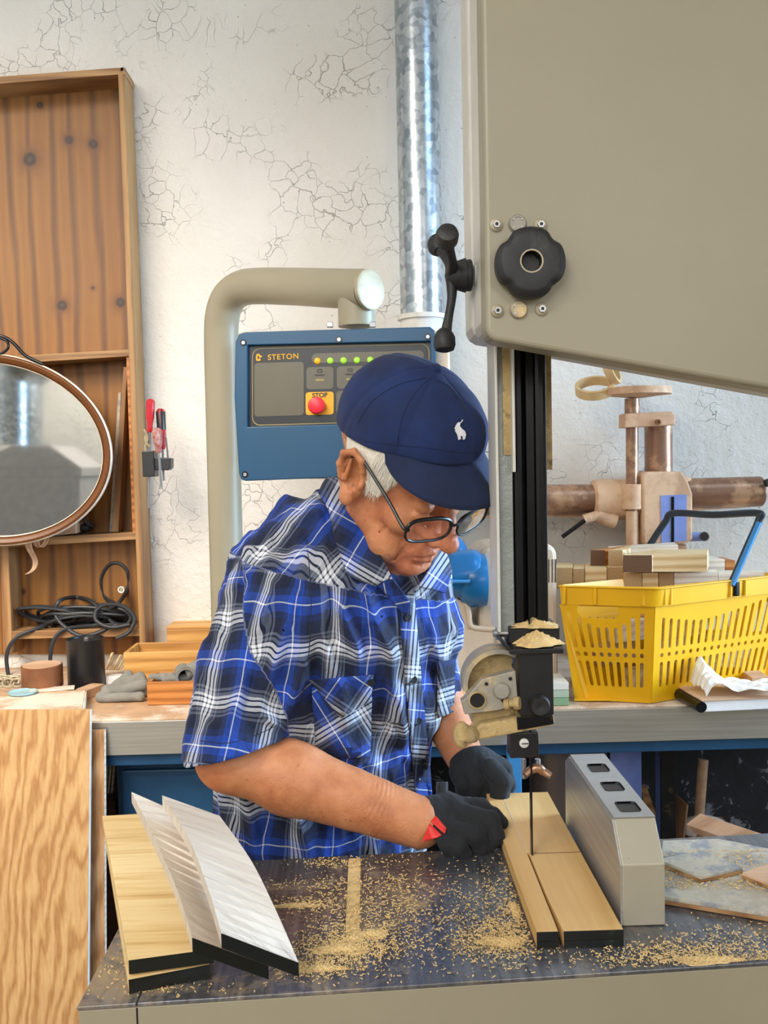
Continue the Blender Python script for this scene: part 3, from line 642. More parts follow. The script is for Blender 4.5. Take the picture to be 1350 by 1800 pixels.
# arm
tr = .0385
ap = [P(403, 1158, 2.16), P(396, 900, 2.16), P(391, 700, 2.15), P(389, 600, 2.14)]
ap += [P(391, 556, 2.13), P(401, 526, 2.115), P(422, 508, 2.09), P(452, 503, 2.05)] + [P(520, 504, 1.98), P(590, 507, 1.88), P(648, 509, 1.81)]
pth = bez(ap, 80); arm = MB().tube(pth, tr, 28).build('tube_arm', 'sawgrey', cp)
ad = (Vector((.25, -.24, 0))).normalized(); ae = P(650, 509, 1.805)
MB().rev(ae, ad, [(-.004, tr + .0005), (.003, tr), (.005, tr - .005)], 34).build('end_cap', 'boltgrey', arm)
nk = P(626, 520, 1.84); MB().cyl(nk, Vector((nk.x, nk.y, zt + .008)), .036, .036, 30).build('neck', 'sawgrey', cp)
for a in (580, 655):
    q = P(a, 571, 1.82); MB().box(q, (.012, .012, .01)).build('clamp_nut', 'steel', cp, .001)
b0 = P(403, 1158, 2.16); MB().cyl(Vector((b0.x, b0.y, .9)), Vector((b0.x, b0.y, .93)), .07, .07, 30).build('base_flange', 'sawgrey', cp, .002)

# ------------------------------------------------------------------ workbench
BZ = .9; BY0, BY1 = 2.03, 2.6
wbk = thing('workbench', (0, 2.3, 0), 'long workbench with metal front edge and blue frame along the back wall', 'workbench')
wb_x0, wb_x1 = -1.35, 1.75
MB().bb(wb_x0, wb_x1, BY0 + .004, BY1, BZ - .022, BZ).build('worktop', 'wornboard', wbk, .002)
MB().bb(wb_x0, wb_x1, BY0 - .004, BY0 + .004, BZ - .078, BZ - .004).build('metal_edge', 'benchmetal', wbk, .001)
MB().bb(wb_x0, wb_x1, BY0 + .01, BY0 + .05, BZ - .106, BZ - .0785).build('rail', 'bluedark', wbk, .002)
for x in (-1.3, -.3, .655, 1.68): MB().bb(x, x + .036, BY0 + .06, BY0 + .1, 0, BZ - .10).build('leg', 'blackmetal', wbk, .002)
for x in (-1.3, -.3, .655, 1.68): MB().bb(x, x + .036, BY1 - .06, BY1 - .02, 0, BZ - .023).build('leg', 'blackmetal', wbk, .002)
# blue cabinet below
cb = thing('blue_cabinet', (-.3, 2.2, 0), 'dark blue steel cabinet standing under the left half of the workbench', 'cabinet')
xl = P(205, 1380, 2.12).x
MB().bb(xl, .05, 2.125, 2.5, .02, BZ - .11).build('body', 'bluedark', cb, .003)
MB().bb(xl + .015, -.27, 2.11, 2.1245, .06, BZ - .14).build('door', 'bluedark', cb, .003)
hd = MB().tube([(-.30, 2.105, .55), (-.30, 2.09, .55), (-.30, 2.09, .67), (-.30, 2.105, .67)], .004, 8).build('door_handle', 'steel', cb)
for k in range(3):
    o = MB().prism([P(188 + k * 6, 1336, 2.2), P(191 + k * 6, 1336, 2.2), P(183 + k * 6, 1420, 2.2), P(180 + k * 6, 1420, 2.2)], (0, .01, 0)).build('wood_stick', 'pale')
    tag(o, 'thin pale wooden strip standing under the bench beside the blue cabinet', 'strip', 'pale strips under the bench left end')
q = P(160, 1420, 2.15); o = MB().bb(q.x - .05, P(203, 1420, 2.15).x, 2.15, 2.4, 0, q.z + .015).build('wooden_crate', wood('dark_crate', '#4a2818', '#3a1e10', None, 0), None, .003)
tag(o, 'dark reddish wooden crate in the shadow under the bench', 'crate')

# leaning plywood sheets
def sheet(px, Y0, z1, Y1, mat, th_, name, label, cat, edge):
    (xl_, _), (xr_, _) = px; t0 = P(xl_, px[0][1], Y0); t1 = P(xr_, px[1][1], Y0)
    d = Vector((0, Y1 - Y0, z1 - t1.z)).normalized(); n = Vector((0, -d.z, d.y)); n = n if n.y < 0 else -n; L_ = (z1 - t1.z) / d.z
    rt = thing(name, t1 + d * L_, label, cat); a, b = t0, t1; bx = Vector((0, 0, 0))
    MB().prism([a, b, b + d * L_, a + d * L_], -n * th_).build('board', mat, rt, .0006)
    MB().prism([b + Vector((.0002, 0, 0)), b + d * L_ + Vector((.0002, 0, 0)), b + d * L_ - n * th_ + Vector((.0002, 0, 0)), b - n * th_ + Vector((.0002, 0, 0))], (.0006, 0, 0)).build('edge', edge, rt)
    return rt
sheet(((-170, 1249), (158, 1247)), 1.985, .02, 1.84, 'sheet', .012, 'plywood_sheet', 'large plywood sheet with wavy grain leaning against the left end of the bench', 'plywood sheet', 'whitepaint')
sheet(((60, 1288), (183, 1283)), 2.005, .02, 1.90, 'sheet2', .012, 'plywood_strip', 'narrower darker plywood piece leaning just behind the large sheet', 'plywood sheet', 'pale')

# things on the bench
def on(px, py, z=BZ): return G(px, py, z)
# flat board with veneered edge at left end
pb = thing('plywood_board', G(60, 1235, BZ), 'short thick plywood board lying flat on the left end of the bench', 'board')
e0, e1 = P(-160, 1232, 1.99), P(142, 1232, 1.99); zt_ = BZ + .026
b1_ = G(150, 1213, zt_)
MB().prism([Vector((e0.x, 1.985, BZ + .001)), Vector((e1.x, 1.985, BZ + .001)), Vector((b1_.x, b1_.y, BZ + .001)), Vector((e0.x, b1_.y, BZ + .001))], (0, 0, .025)).build('core', 'wornboard', pb, .001)
MB().bb(e0.x, e1.x - .001, 1.9835, 1.9848, BZ + .002, zt_ - .001).build('edge_veneer', 'plyedge_x', pb)
MB().prism([Vector((e1.x, 1.99, BZ + .003)), Vector((e1.x + .004, 1.99, BZ + .003)), Vector((b1_.x + .004, b1_.y - .004, BZ + .003)), Vector((b1_.x, b1_.y - .004, BZ + .003))], (0, 0, .021)).build('edge_strip', 'chip', pb)
PZ = zt_
brn = thing('round_tin', G(75, 1210, PZ), 'short round brown tin standing on the board beside the black can', 'tin')
c = G(75, 1206, PZ); rr_ = 35 * c.y / 1650; hh = 38 * c.y / 1650
MB().rev(c, (0, 0, 1), [(0, rr_), (hh, rr_), (hh, rr_ * .9)], 36).build('body', 'tin', brn, .0006)
MB().rev(c + Vector((0, 0, hh)), (0, 0, 1), [(-.001, rr_ * .93), (.0012, rr_ * .93)], 36).build('lid', 'pinkwood', brn)
bc = thing('black_can', G(153, 1216, BZ), 'tall black painted can standing on the bench in front of the shelf', 'can')
c = G(153, 1211, BZ); rr_ = 32 * c.y / 1650; hh = c.y / 1650 * 88
MB().rev(c, (0, 0, 1), [(0, rr_), (hh, rr_), (hh + .003, rr_ + .0015), (hh + .004, rr_), (hh + .003, rr_ - .003), (hh - .004, rr_ - .004)], 40).build('body', 'black', bc)
MB().rev(c + Vector((0, 0, hh - .004)), (0, 0, 1), [(0, rr_ - .004), (.002, rr_ - .004)], 32).build('lid', 'knob', bc)
MB().rev(c + Vector((.004, -.005, hh - .002)), (0, 0, 1), [(0, .006), (.006, .006), (.009, .003)], 12).build('nut', 'steel', bc)
o = MB().rev(G(40, 1220, PZ) + Vector((0, 0, .001)), (0, 0, 1), [(0, .028), (.004, .033), (.0055, .033), (.003, .027)], 32).build('shallow_lid', plain('pale_blue_plastic', '#9cc4cc', .25)); tag(o, 'shallow pale blue plastic lid lying on the board at far left', 'lid')
o = MB().box(G(92, 1213, PZ) + Vector((0, 0, .0025)), (.10, .03, .004), Matrix.Rotation(.25, 3, 'Z')).build('wood_splint', 'pale', None, .0006); tag(o, 'thin wood splint lying beside the pale blue lid', 'splint')
o = MB().box(G(157, 1228, BZ) + Vector((-.01, .02, .0115)), (.035, .085, .022), Matrix.Rotation(-.35, 3, 'Z')).build('wood_offcut', 'pinkwood', None, .001); tag(o, 'small beech offcut lying on the bench in front of the black can', 'offcut')
o = MB().box(G(203, 1206, BZ) + Vector((.005, 0, .014)), (.05, .03, .028)).build('grey_box', 'paper', None, .001); tag(o, 'small pale box between the black can and the long wooden box', 'box')
mb = MB()
for k in range(9):
    c = G(-5 + k * 5, 1206, PZ) + Vector((0, .02 * sin(k * 2.1), .008)); mb.tube([c + Vector((cos(i/14*2*pi)*.014, sin(i/14*2*pi)*.008*cos(k), sin(i/14*2*pi)*.010 + .004)) for i in range(14)], .003, 7, closed=True)
tag(mb.build('metal_chain', 'boltgrey'), 'small dull metal chain heaped on the board at the far left edge', 'chain')

def obox(name, x0, x1, ytop, ybot, dep, mat, label, z=BZ, wall=.009, cat='wooden box', open_=True, inner='boxwood', yoff=0):
    """open wooden box; front face given in pixels, base line on the bench"""
    g0, g1 = G(x0, ybot, z), G(x1, ybot, z); Y = (g0.y + g1.y) / 2 + yoff; z += .0008
    zt_ = P((x0 + x1) / 2, ytop, Y).z; xa, xb = P(x0, ybot, Y).x, P(x1, ybot, Y).x; r_ = thing(name, ((xa+xb)/2, Y, z), label, cat)
    MB().bb(xa, xb, Y, Y + wall, z, zt_).build('front_panel', mat, r_, .0015)
    MB().bb(xa, xb, Y + dep - wall, Y + dep, z, zt_).build('back_panel', mat, r_, .0015)
    MB().bb(xa, xa + wall, Y + wall, Y + dep - wall, z, zt_).build('side_panel', mat, r_, .001)
    MB().bb(xb - wall, xb, Y + wall, Y + dep - wall, z, zt_).build('side_panel', mat, r_, .001)
    if open_: MB().bb(xa + wall, xb - wall, Y + wall, Y + dep - wall, z, z + wall).build('base', inner, r_)
    else: MB().bb(xa, xb, Y, Y + dep, zt_, zt_ + .008).build('lid', mat, r_, .001)
    return r_, Y, zt_
obox('long_wooden_box', 219, 420, 1145, 1209, .13, 'boxwood', 'long plain wooden box on the bench behind the small drawer box', yoff=0)
obox('lidded_wooden_box', 295, 392, 1106, 1178, .12, 'boxwood', 'upper pale wooden box standing behind the long wooden box', open_=False, yoff=.02)
bx_, by_, bz_ = obox('small_drawer_box', 259, 372, 1198, 1239, .11, 'orangewood', 'small orange-brown wooden box at the front of the bench holding grey rags')
# rags and pipe piece in the small box; crumpled glove
def sdf_late(*a): pass
mb = MB()
o = MB()
hx = P(325, 1190, by_ + .03)
pf = thing('pipe_fitting', hx, 'grey pipe fitting with a dark round mouth resting in the small drawer box', 'pipe fitting')
MB().rev(hx + Vector((.0, 0, .004)), (.35, -1, -.1), [(-.035, .019), (-.02, .021), (.01, .023), (.016, .0245), (.016, .018), (-.03, .016)], 26).build('socket', 'greycloth', pf)
MB().rev(hx + Vector((.012, .01, .012)), (1, .2, .5), [(-.01, .018), (.03, .017), (.04, .012)], 22).build('bend', 'greycloth', pf)
# green/white packs at the right of the post
for k in range(3):
    gq = G(985, 1241 , BZ); zz = BZ + .001 + k * .0175
    o = MB().bb(gq.x - .05, P(1000, 1220, gq.y).x + .0, gq.y, gq.y + .09, zz, zz + .0165).build('small_pack', plain('pack_%d' % k, ('#7fa07c', '#a9b8a4', '#d8d6cc')[k], .7), None, .001)
    tag(o, ('green paper pack at the bottom of the stack beside the yellow basket', 'pale green paper pack in the middle of the stack beside the basket', 'whitish paper pack on top of the stack beside the basket')[k], 'pack')

# ------------------------------------------------------------------ yellow basket
bas = thing('yellow_basket', G(1150, 1240, BZ), 'yellow slotted plastic shopping basket full of wood blocks on the bench', 'basket')
Bc = G(1152, 1243, BZ); Bc.z = BZ + .002; Bh = .262
dl = Vector((-.95, .31, 0)).normalized(); dr = Vector((.90, .436, 0)).normalized()
Ll, Lr = .205, .42
def bface(o0, d, L_, inw, wab, name_, hole, rows_):
    """one slotted wall: local x along d, local y up the wall, thickness inwards"""
    rimh = Bh * .84
    outer = [(0.0, 0.0), (1.0, 0.0), (1.0, 1.0), (0.0, 1.0)]
    s = [[(a * L_, b * rimh) for a, b in outer]]
    for (xc, y0, y1, w_) in rows_:
        if y1 - y0 < w_ * 1.2: s.append([(xc + w_/2*cos(-t_*pi/5), (y0+y1)/2 + w_/2*sin(-t_*pi/5)) for t_ in range(10)])
        else: s.append(rrect(xc - w_/2, xc + w_/2, y0, y1, w_ * .499, 4)[::-1])
    if hole: s.append(hole)
    v, f = flat2d(s, .0035); out = []
    for p in v:
        u = p.x / L_; h = p.y / rimh; wa, wb2 = wab[0] * (1 - h), wab[1] * (1 - h)
        xx = wa + u * (L_ - wa - wb2)
        out.append(o0 + d * xx + Vector((0, 0, p.y)) + inw * (.025 * (1 - h) + p.z))
    return MB().add(out, f)
inl = Vector((-dl.y, dl.x, 0)); inl = inl if inl.y > 0 else -inl
inr = Vector((-dr.y, dr.x, 0)); inr = inr if inr.y > 0 else -inr
rows_l = [(.026 + i * .0195, .105 + (.03 if i in (0, 8) else 0 if 3 < i < 6 else .005), .155 + (.025 if i in (0, 8) else .012 if i in (1, 7) else 0), .0072) for i in range(9)]
rows_l = [(.026 + i * .0205, .122, .170 + (.034 if i in (0, 8) else .024 if i in (1, 7) else .008 if i in (2, 6) else 0), .0088) for i in range(9)] + [(.026 + i * .0205, .1035, .1115, .011) for i in range(9)] + [(.026 + i * .0205, .034, .092, .0098) for i in range(9)]
hl = rrect(.076, .168, .190, .224, .016, 5)[::-1]
nr = 17
def arch(i): t_ = (i - 6) / 12; return .165 + .045 * min(1, abs(t_)) ** 1.5
rows_r = []
for i in range(nr):
    x_ = .026 + i * .0232
    rows_r += [(x_, .122, .178 + .034 * abs((i - 5) / 9.0) ** 1.4, .0088), (x_, .1035, .1115, .010), (x_, .034, .092, .0098)]
A0 = Bc; wl = bface(A0, dl, Ll, inl, (.012, .05), 'wall', hl, rows_l)
wr = bface(A0, dr, Lr, inr, (.012, .05), 'wall', None, rows_r)
C0 = A0 + dl * Ll; D0 = A0 + dr * Lr
ww = MB(); ww.add(wl.v, wl.f); ww.add(wr.v, wr.f)
wb_ = bface(C0, dr, Lr, -inr, (.05, .012), 'wall', None, rows_r); wc_ = bface(D0, dl, Ll, -inl, (.05, .012), 'wall', hl, rows_l)
ww.add(wb_.v, wb_.f); ww.add(wc_.v, wc_.f)
# floor of basket and rounded corner posts
def bpt(a, b, h, ins=0.0):
    """point inside plan: a along left dir, b along right dir"""
    k = .035 * (1 - h / (Bh * .84)) if h < Bh * .84 else 0
    return A0 + dl * a + dr * b + (inl + inr) * 0 + Vector((0, 0, h))
cn_ = []
bi = .026
fl = [A0 + dl * bi + dr * bi * 1.1, A0 + dl * (Ll - bi) + dr * bi * .2, D0 + dl * (Ll - bi * 1.2) - dr * bi * 1.1, D0 + dl * bi * .2 - dr * bi * .6]
fl = [p + (inl + inr) * .012 for p in fl[:1]] + fl[1:]
ww.prism([p + Vector((0, 0, .001)) for p in fl], (0, 0, .006))
def corner(o0, d1, d2, i1, i2, wc=.012):
    rows = []
    for j in range(9):
        h = j / 8; kk = .025 * (1 - h); w0 = wc * (1 - h); r = []
        pa = o0 + d1 * (w0 + .001) + i1 * kk; pb_ = o0 + d2 * (w0 + .001) + i2 * kk; pm = o0 + i1 * (kk * .5) + i2 * (kk * .5)
        for t_ in range(7):
            q_ = t_ / 6; r.append(pa * (1-q_)**2 + pm * 2*q_*(1-q_) + pb_ * q_**2 + Vector((0, 0, h * Bh * .84)))
        rows.append(r)
    ww.grid(rows)
corner(A0, dl, dr, inl, inr); corner(C0, -dl, dr, inl, -inr, .05); corner(D0, dl, -dr, -inl, inr, .05); corner(D0 + dl * Ll, -dl, -dr, -inl, -inr)
ww.build('basket_body', 'basket', bas)
# rim band
def loop(off, z):
    q_ = [A0 - inl * off - inr * off * .6, C0 - inl * off + inr * off + dl * off * .3, D0 + dl * Ll + (inl + inr) * off * .8, D0 - inr * off + inl * off * .6 + dr * off * .3]
    out = []
    for i in range(4):
        p0, p1, p2 = q_[i-1], q_[i], q_[(i+1) % 4]; a_ = p1 + (p0 - p1).normalized() * .022; b_ = p1 + (p2 - p1).normalized() * .022
        for t_ in range(6):
            k = t_ / 5; out.append(a_ * (1-k)**2 + p1 * 2*k*(1-k) + b_ * k*k + Vector((0, 0, z)))
    return out + [out[0]]
rim = MB(); z0, z1 = Bh * .84, Bh
rim.grid([loop(-.002, z0), loop(.006, z0), loop(.009, z1 - .004), loop(.013, z1 - .002), loop(.013, z1), loop(.003, z1 + .001), loop(.001, z1 - .006), loop(-.002, z0)])
rim.build('rim', 'basket', bas)
for d, L_, inw, ts in ((dl, Ll, inl, (.12, .62, .95)), (dr, Lr, inr, (.05, .09, .52, .63))):
    for t_ in ts:
        q_ = A0 + d * L_ * t_ - inw * .0075; MB().cyl(q_ + Vector((0, 0, z0 + .003)), q_ + Vector((0, 0, z1 - .003)), .0042, .0048, 10).build('rib', 'basket', bas)
# hinge slot + carrying handle (black bail, one side bluish)
hm = A0 + dr * Lr * .56 - inr * .010
MB().box(hm + Vector((0, 0, z0 + .022)), (.014, .01, .036), Matrix.Rotation(atan2(dr.y, dr.x), 3, 'Z')).build('hinge_slot', 'blackmetal', bas, .003)
h1 = P(1284, 1030, hm.y); h2 = P(1338, 905, hm.y + .0); h3 = P(1178, 905, hm.y + .21); h4 = P(1140, 960, hm.y + .24)
def bar(mb, a, b, w_, t_):
    d = (b - a); n_ = d.length; z_ = d.normalized(); x_ = z_.cross(Vector((0, 1, 0))).normalized(); y_ = z_.cross(x_); R_ = Matrix((x_, y_, z_)).transposed()
    return mb.box((a + b) / 2, (t_, w_, n_), R_)
hb = MB(); hb.tube(bez([h1, h1.lerp(h2, .5), h1.lerp(h2, .92), h2.lerp(h3, .04) + Vector((0, 0, .004)), h2.lerp(h3, .5), h2.lerp(h3, .96) + Vector((0, 0, .004)), h3.lerp(h4, .2), h3.lerp(h4, .6), P(1132, 975, hm.y + .25)], 60), .0085, 10)
hb.build('carrying_handle', plain('steel_blue_plastic', '#1c2833', .3), bas)
MB().tube([h1.lerp(h2, .02) + Vector((0, -.006, 0)), h1.lerp(h2, .9) + Vector((0, -.006, 0))], .0065, 8).build('handle_grip', 'bluelight', bas, label='light blue side arm of the handle')

# wood blocks in the basket
def blk(px, Y, dy, mat, label, front='blockend', tiltx=0.0, group=None):
    pts = [P(a, b, Y) for a, b in px]; d = Vector((tiltx * dy, dy, 0)); c_ = sum(pts, Vector()) / 4
    t_ = thing('wood_block', c_, label, 'wood block', group)
    MB().prism(pts, d).build('block', mat, t_, .0012); e_ = MB().prism([p + Vector((0, -.0006, 0)) for p in pts], (0, .0005, 0)).build('end_grain', front, t_)
    return t_
q4 = lambda x0, x1, y0, y1, sl=0: [(x0, y0), (x1, y0 + sl), (x1, y1 + sl), (x0, y1)]
rowb = [(976, 1006, 998, 1032), (1007, 1027, 1000, 1032), (1028, 1066, 998, 1030), (1067, 1096, 997, 1030), (1097, 1128, 1007, 1032), (1129, 1157, 1007, 1032), (1158, 1184, 1007, 1031)]
nm = ['first', 'second', 'third', 'fourth', 'fifth', 'sixth', 'seventh']
for k, (a, b, c_, d_) in enumerate(rowb):
    blk(q4(a, b, c_, d_ + 3), 2.19 + .006 * k - .05 * (k > 3), .10, 'block', '%s light wood block from the left in the row along the basket rim' % nm[k], ('blockend', 'block')[k % 3 == 2], .25)
blk(q4(1185, 1262, 1007, 1034, -1), 2.18, .06, 'pale', 'whitish long block lying just inside the basket rim beside the row', 'pale', .3)
blk(q4(1263, 1345, 1008, 1032, -1), 2.22, .06, 'pale', 'whitish long block under the light blue handle arm in the basket', 'pale', .3)
blk(q4(1095, 1146, 976, 1006), 2.14, .12, 'block', 'large block with a dark end, top of the pile in the basket', 'darkend', .9)
blk(q4(1147, 1243, 974, 1005), 2.145, .11, 'block', 'long yellowish block lying on top beside the dark-ended one', 'block', .4)
blk(q4(1038, 1064, 967, 996), 2.24, .12, 'orangewood', 'orange-brown block with dark end at upper left of the pile', 'darkend', 1.2)
blk(q4(1069, 1094, 967, 997), 2.23, .12, 'block', 'pale block standing between the two dark-ended blocks', 'blockend', .8)
blk([(1072, 966), (1192, 958), (1192, 972), (1072, 978)], 2.27, .08, 'pale', 'thin pale stick lying across the back of the pile', 'pale', .2)
blk(q4(1244, 1274, 983, 1004), 2.29, .08, 'pale', 'small pale block behind the light blue handle arm', 'pale')
blk(q4(1275, 1292, 985, 1004), 2.29, .08, 'orangewood', 'small orange-brown block at the right of the pile by the handle', 'orangewood')
blk([(1262, 1018), (1340, 1010), (1340, 1030), (1262, 1034)], 2.30, .1, 'pinkwood', 'pinkish block low at the right inside the basket', 'pinkwood')
for k in range(12):
    a_, b_ = .03 + .035 * (k % 4), .05 + .11 * (k // 4); q_ = A0 + dl * (a_ + .015) + dr * b_ + (inl + inr) * .02; z_ = .05 + .052 * ((k * 5) % 3)
    o = MB().box(q_ + Vector((0, 0, z_)), (.03, .10, .045), Matrix.Rotation(atan2(dr.y, dr.x) - pi/2, 3, 'Z')).build('wood_block', ('block', 'pale', 'pinkwood', 'orangewood')[k % 4], None, .001)
    tag(o, 'wood block lying deep inside the yellow basket behind its slots', 'wood block', 'blocks deep inside the basket')

# right end: notebook, paper, block
nb = thing('notebook', G(1295, 1258, BZ), 'closed notebook with dark spine lying on the bench in front of the basket', 'notebook')
n0 = G(1238, 1256, BZ); MB().prism([Vector((n0.x, n0.y + .01, BZ + .002)), Vector((n0.x + .26, n0.y + .03, BZ + .002)), Vector((n0.x + .24, n0.y + .17, BZ + .002)), Vector((n0.x - .01, n0.y + .13, BZ + .002))], (0, 0, .024)).build('pages', 'paper', nb, .002)
MB().prism([Vector((n0.x - .003, n0.y + .006, BZ + .0265)), Vector((n0.x + .262, n0.y + .026, BZ + .0265)), Vector((n0.x + .242, n0.y + .172, BZ + .0265)), Vector((n0.x - .013, n0.y + .132, BZ + .0265))], (0, 0, .002)).build('cover', 'pinkwood', nb)
MB().cyl(Vector((n0.x - .003, n0.y + .008, BZ + .0135)), Vector((n0.x - .013, n0.y + .13, BZ + .0135)), .012, .012, 14).build('spine', 'blackmetal', nb)
NZ = BZ + .029; rows = []
for i in range(15):
    r = []
    for j in range(13):
        u_, v_ = i / 14, j / 12; r.append(Vector((n0.x + .012 + u_ * .17 , n0.y + .02 + v_ * .10 + .012 * sin(u_ * 5), NZ + .004 + .09 * max(0, .42 - u_) * 1.6 * (.3 + v_) * max(0, min(1, u_ * 8)) + .010 * abs(sin(7 * u_ + 4 * v_)) + .006 * abs(sin(13 * v_ - 9 * u_)))))
    rows.append(r)
tag(MB().grid(rows, False).build('crumpled_paper', 'paper', None, solid=.0006), 'crumpled white paper lying on the notebook beside the basket', 'paper')
blk([(1287, 1206), (1321, 1207), (1321, 1238), (1287, 1237)], 2.07, .07, 'pinkwood', 'beech block resting on the crumpled paper on the notebook', 'block', .8)
blk([(1322, 1192), (1352, 1190), (1352, 1234), (1322, 1236)], 2.10, .07, 'pinkwood', 'beech block with dark holes at the right edge on the notebook', 'pinkwood', .1)

# ------------------------------------------------------------------ background overarm machine (column, tube, handwheel)
om = thing('overarm_machine', P(1140, 1100, 2.34), 'dust-covered overarm drilling machine with handwheel and horizontal column behind the basket', 'machine')
MY = 2.52
def C(a, b, r, mat, name, y=MY, r1=None, par=None, y2=None, seg=28, bev=0): return MB().cyl(P(*a, y), P(*b, y2 or y), r, r1 or r, seg).build(name, mat, par or om, bev)
k_ = MY / 1650
C((838, 879), (1058, 878), 27 * k_, 'brownsteel', 'column_tube'); C((1190, 868), (1338, 864), 27 * k_, 'brownsteel', 'column_tube', bev=.004)
MB().prism([P(842, 905, MY), P(1045, 902, MY), P(1045, 908, MY), P(842, 911, MY)], (0, .012, 0)).build('rack_strip', 'dusty', om)
MB().prism([P(1215, 893, MY), P(1325, 887, MY), P(1325, 891, MY), P(1215, 898, MY)], (0, .012, 0)).build('rack_strip', 'dusty', om)
sl_ = MB(); sl_.rev(P(1040, 879, MY), P(1130, 878, MY) - P(1040, 879, MY), [(0, .046), (.006, .054), (.04, .056), (.09, .054), (.13, .06)], 30); sl_.build('sleeve', 'dusty', om)
C((1048, 905), (1082, 917), .020, 'dusty', 'clamp_boss', MY - .03); C((1026, 913), (1052, 905), .013, 'dusty', 'clamp_boss', MY - .04)
C((988, 944), (1028, 915), .0055, 'blackmetal', 'clamp_lever', MY - .05)
MB().cyl(P(1111, 955, MY - .05), P(1111, 730, MY - .05), 10.5 * k_, 10.5 * k_, 20).build('feed_screw', 'brownsteel', om)
C((1111, 895), (1111, 851), .026, 'dusty', 'collar', MY - .05, bev=.002)
C((1111, 958), (1111, 898), .0165, 'dusty', 'lower_sleeve', MY - .05)
C((1111, 731), (1111, 701), .0195, 'brownsteel', 'hub', MY - .05)
hwc = P(1120, 694, MY - .05)
hw = MB().rev(hwc, (0, 0, 1), [(-.008, .02), (.0, .082), (.0, .088), (.018, .088), (.018, .080), (.006, .074), (.004, .02)], 44).build('handwheel', 'dusty', om)
MB().prism([P(a, b, MY - .075) for a, b in ((1098, 727), (1182, 723), (1187, 730), (1187, 747), (1150, 749), (1098, 752))], (0, .06, 0)).build('bracket', 'dusty', om, .003)
MB().rev(P(1156, 742, MY - .075), (0, -1, 0), [(0, .008), (.006, .008), (.006, .004), (.003, .004)], 6).build('bracket_bolt', 'tin', om)
C((1158, 835), (1157, 748), 24 * k_, 'brownsteel', 'spindle_column', MY)
hx = [(1128, 836), (1136, 829), (1200, 829), (1210, 846), (1218, 868), (1218, 950), (1200, 957), (1130, 957)]
MB().prism([P(a, b, MY - .07) for a, b in hx], (0, .15, 0)).build('head_block', 'dusty', om, .006)
pf = MB().prism([P(a, b, MY - .0712) for a, b in ((1161, 871), (1207, 869), (1207, 950), (1163, 955))], (0, .001, 0)).build('painted_face', 'purple', om)
MB().prism([P(a, b, MY - .073) for a, b in ((1180, 873), (1185, 873), (1185, 955), (1180, 955))], (0, .002, 0)).build('slot', 'blackmetal', om)
MB().ball(P(1204, 866, MY - .0), .034, 20, (1, 1, 1.3)).build('side_boss', 'dusty', om)
C((1206, 944), (1240, 943), .012, 'purple', 'crank_stub', MY - .05); MB().cyl(P(1238, 943, MY - .05), P(1238, 943, MY - .075), .013, .011, 18).build('crank_knob', 'black', om)
bp = P(1165, 957, MY); MB().bb(bp.x - .05, bp.x + .05, MY - .05, MY + .07, BZ + .001, bp.z + .003).build('base_column', 'dusty', om, .004)
C((1345, 850), (1356, 846), .010, 'knob', 'lever_knob', MY - .05)
for (cc, nn, rr_, hh_, lab) in (((1046, 682), (-.15, -.45, .85), .052, .024, 'roll of masking tape tilted against the handwheel edge'), ((1074, 648), (.9, -.5, .35), .045, .022, 'second tape roll hanging behind the first under the saw head')):
    a_ = P(*cc, MY - .03); n_ = Vector(nn).normalized()
    o = MB().rev(a_ - n_ * hh_/2, n_, [(0, rr_ - .009), (0, rr_), (hh_, rr_), (hh_, rr_ - .009), (0, rr_ - .009)], 44, False).build('tape_roll', 'tape'); tag(o, lab, 'tape roll')

# ------------------------------------------------------------------ cream and blue grinder behind the man
gm = thing('cream_machine', P(850, 1250, 2.2), 'cream and glossy blue workshop machine standing between the man and the saw post', 'machine')
GY = 2.14
bd = [(770, 1050), (782, 1046), (800, 1046), (815, 1056), (822, 1080), (826, 1104), (865, 1108), (880, 1108), (880, 985), (868, 975), (850, 962), (880, 958), (960, 958), (976, 966), (979, 985), (982, 1235), (770, 1235)]
MB().prism([P(a, b, GY) for a, b in ((776, 1052), (800, 1048), (818, 1062), (824, 1090), (826, 1106), (870, 1110), (870, 1229), (776, 1229))], (0, .22, 0)).build('lower_body', 'cream', gm, .006)
MB().tube(bez([P(778, 1046, GY), P(800, 1043, GY), P(815, 1052, GY), P(824, 1075, GY), P(828, 1100, GY), P(850, 1105, GY), P(872, 1106, GY)], 30), .006, 8).build('door_lip', 'cream', gm)
MB().prism([P(a, b, GY + .02) for a, b in ((842, 975), (852, 962), (880, 958), (965, 957), (976, 963), (979, 975), (982, 1224), (842, 1224))], (0, .2, 0)).build('upper_body', 'cream', gm, .01)
for a in (964, 970, 976): MB().prism([P(a, 983, GY + .0195), P(a + 1.6, 983, GY + .0195), P(a + 1.6, 1024, GY + .0195), P(a, 1024, GY + .0195)], (0, .002, 0)).build('vent', 'blackmetal', gm)
bl = MB(); bl.rev(P(790, 1010, GY + .02), (1, 0, 0), [(-.02, .035), (0, .055), (.05, .058), (.065, .055), (.07, .05)], 30); bl.build('motor', 'bluegloss', gm)
MB().rev(P(790, 975, GY + .08), (0, 0, 1), [(-.06, .05), (0, .05), (.03, .035), (.045, .02)], 28).build('motor_hood', 'bluegloss', gm)
MB().cyl(P(776, 1022, GY - .05), P(826, 1022, GY - .05), .004, .004, 10).build('rod', 'bluelight', gm)
MB().rev(P(838, 1020, GY + .02), (1, 0, 0), [(-.04, .05), (-.02, .062), (.01, .062), (.02, .06)], 30).build('guard_drum', 'bluegloss', gm)

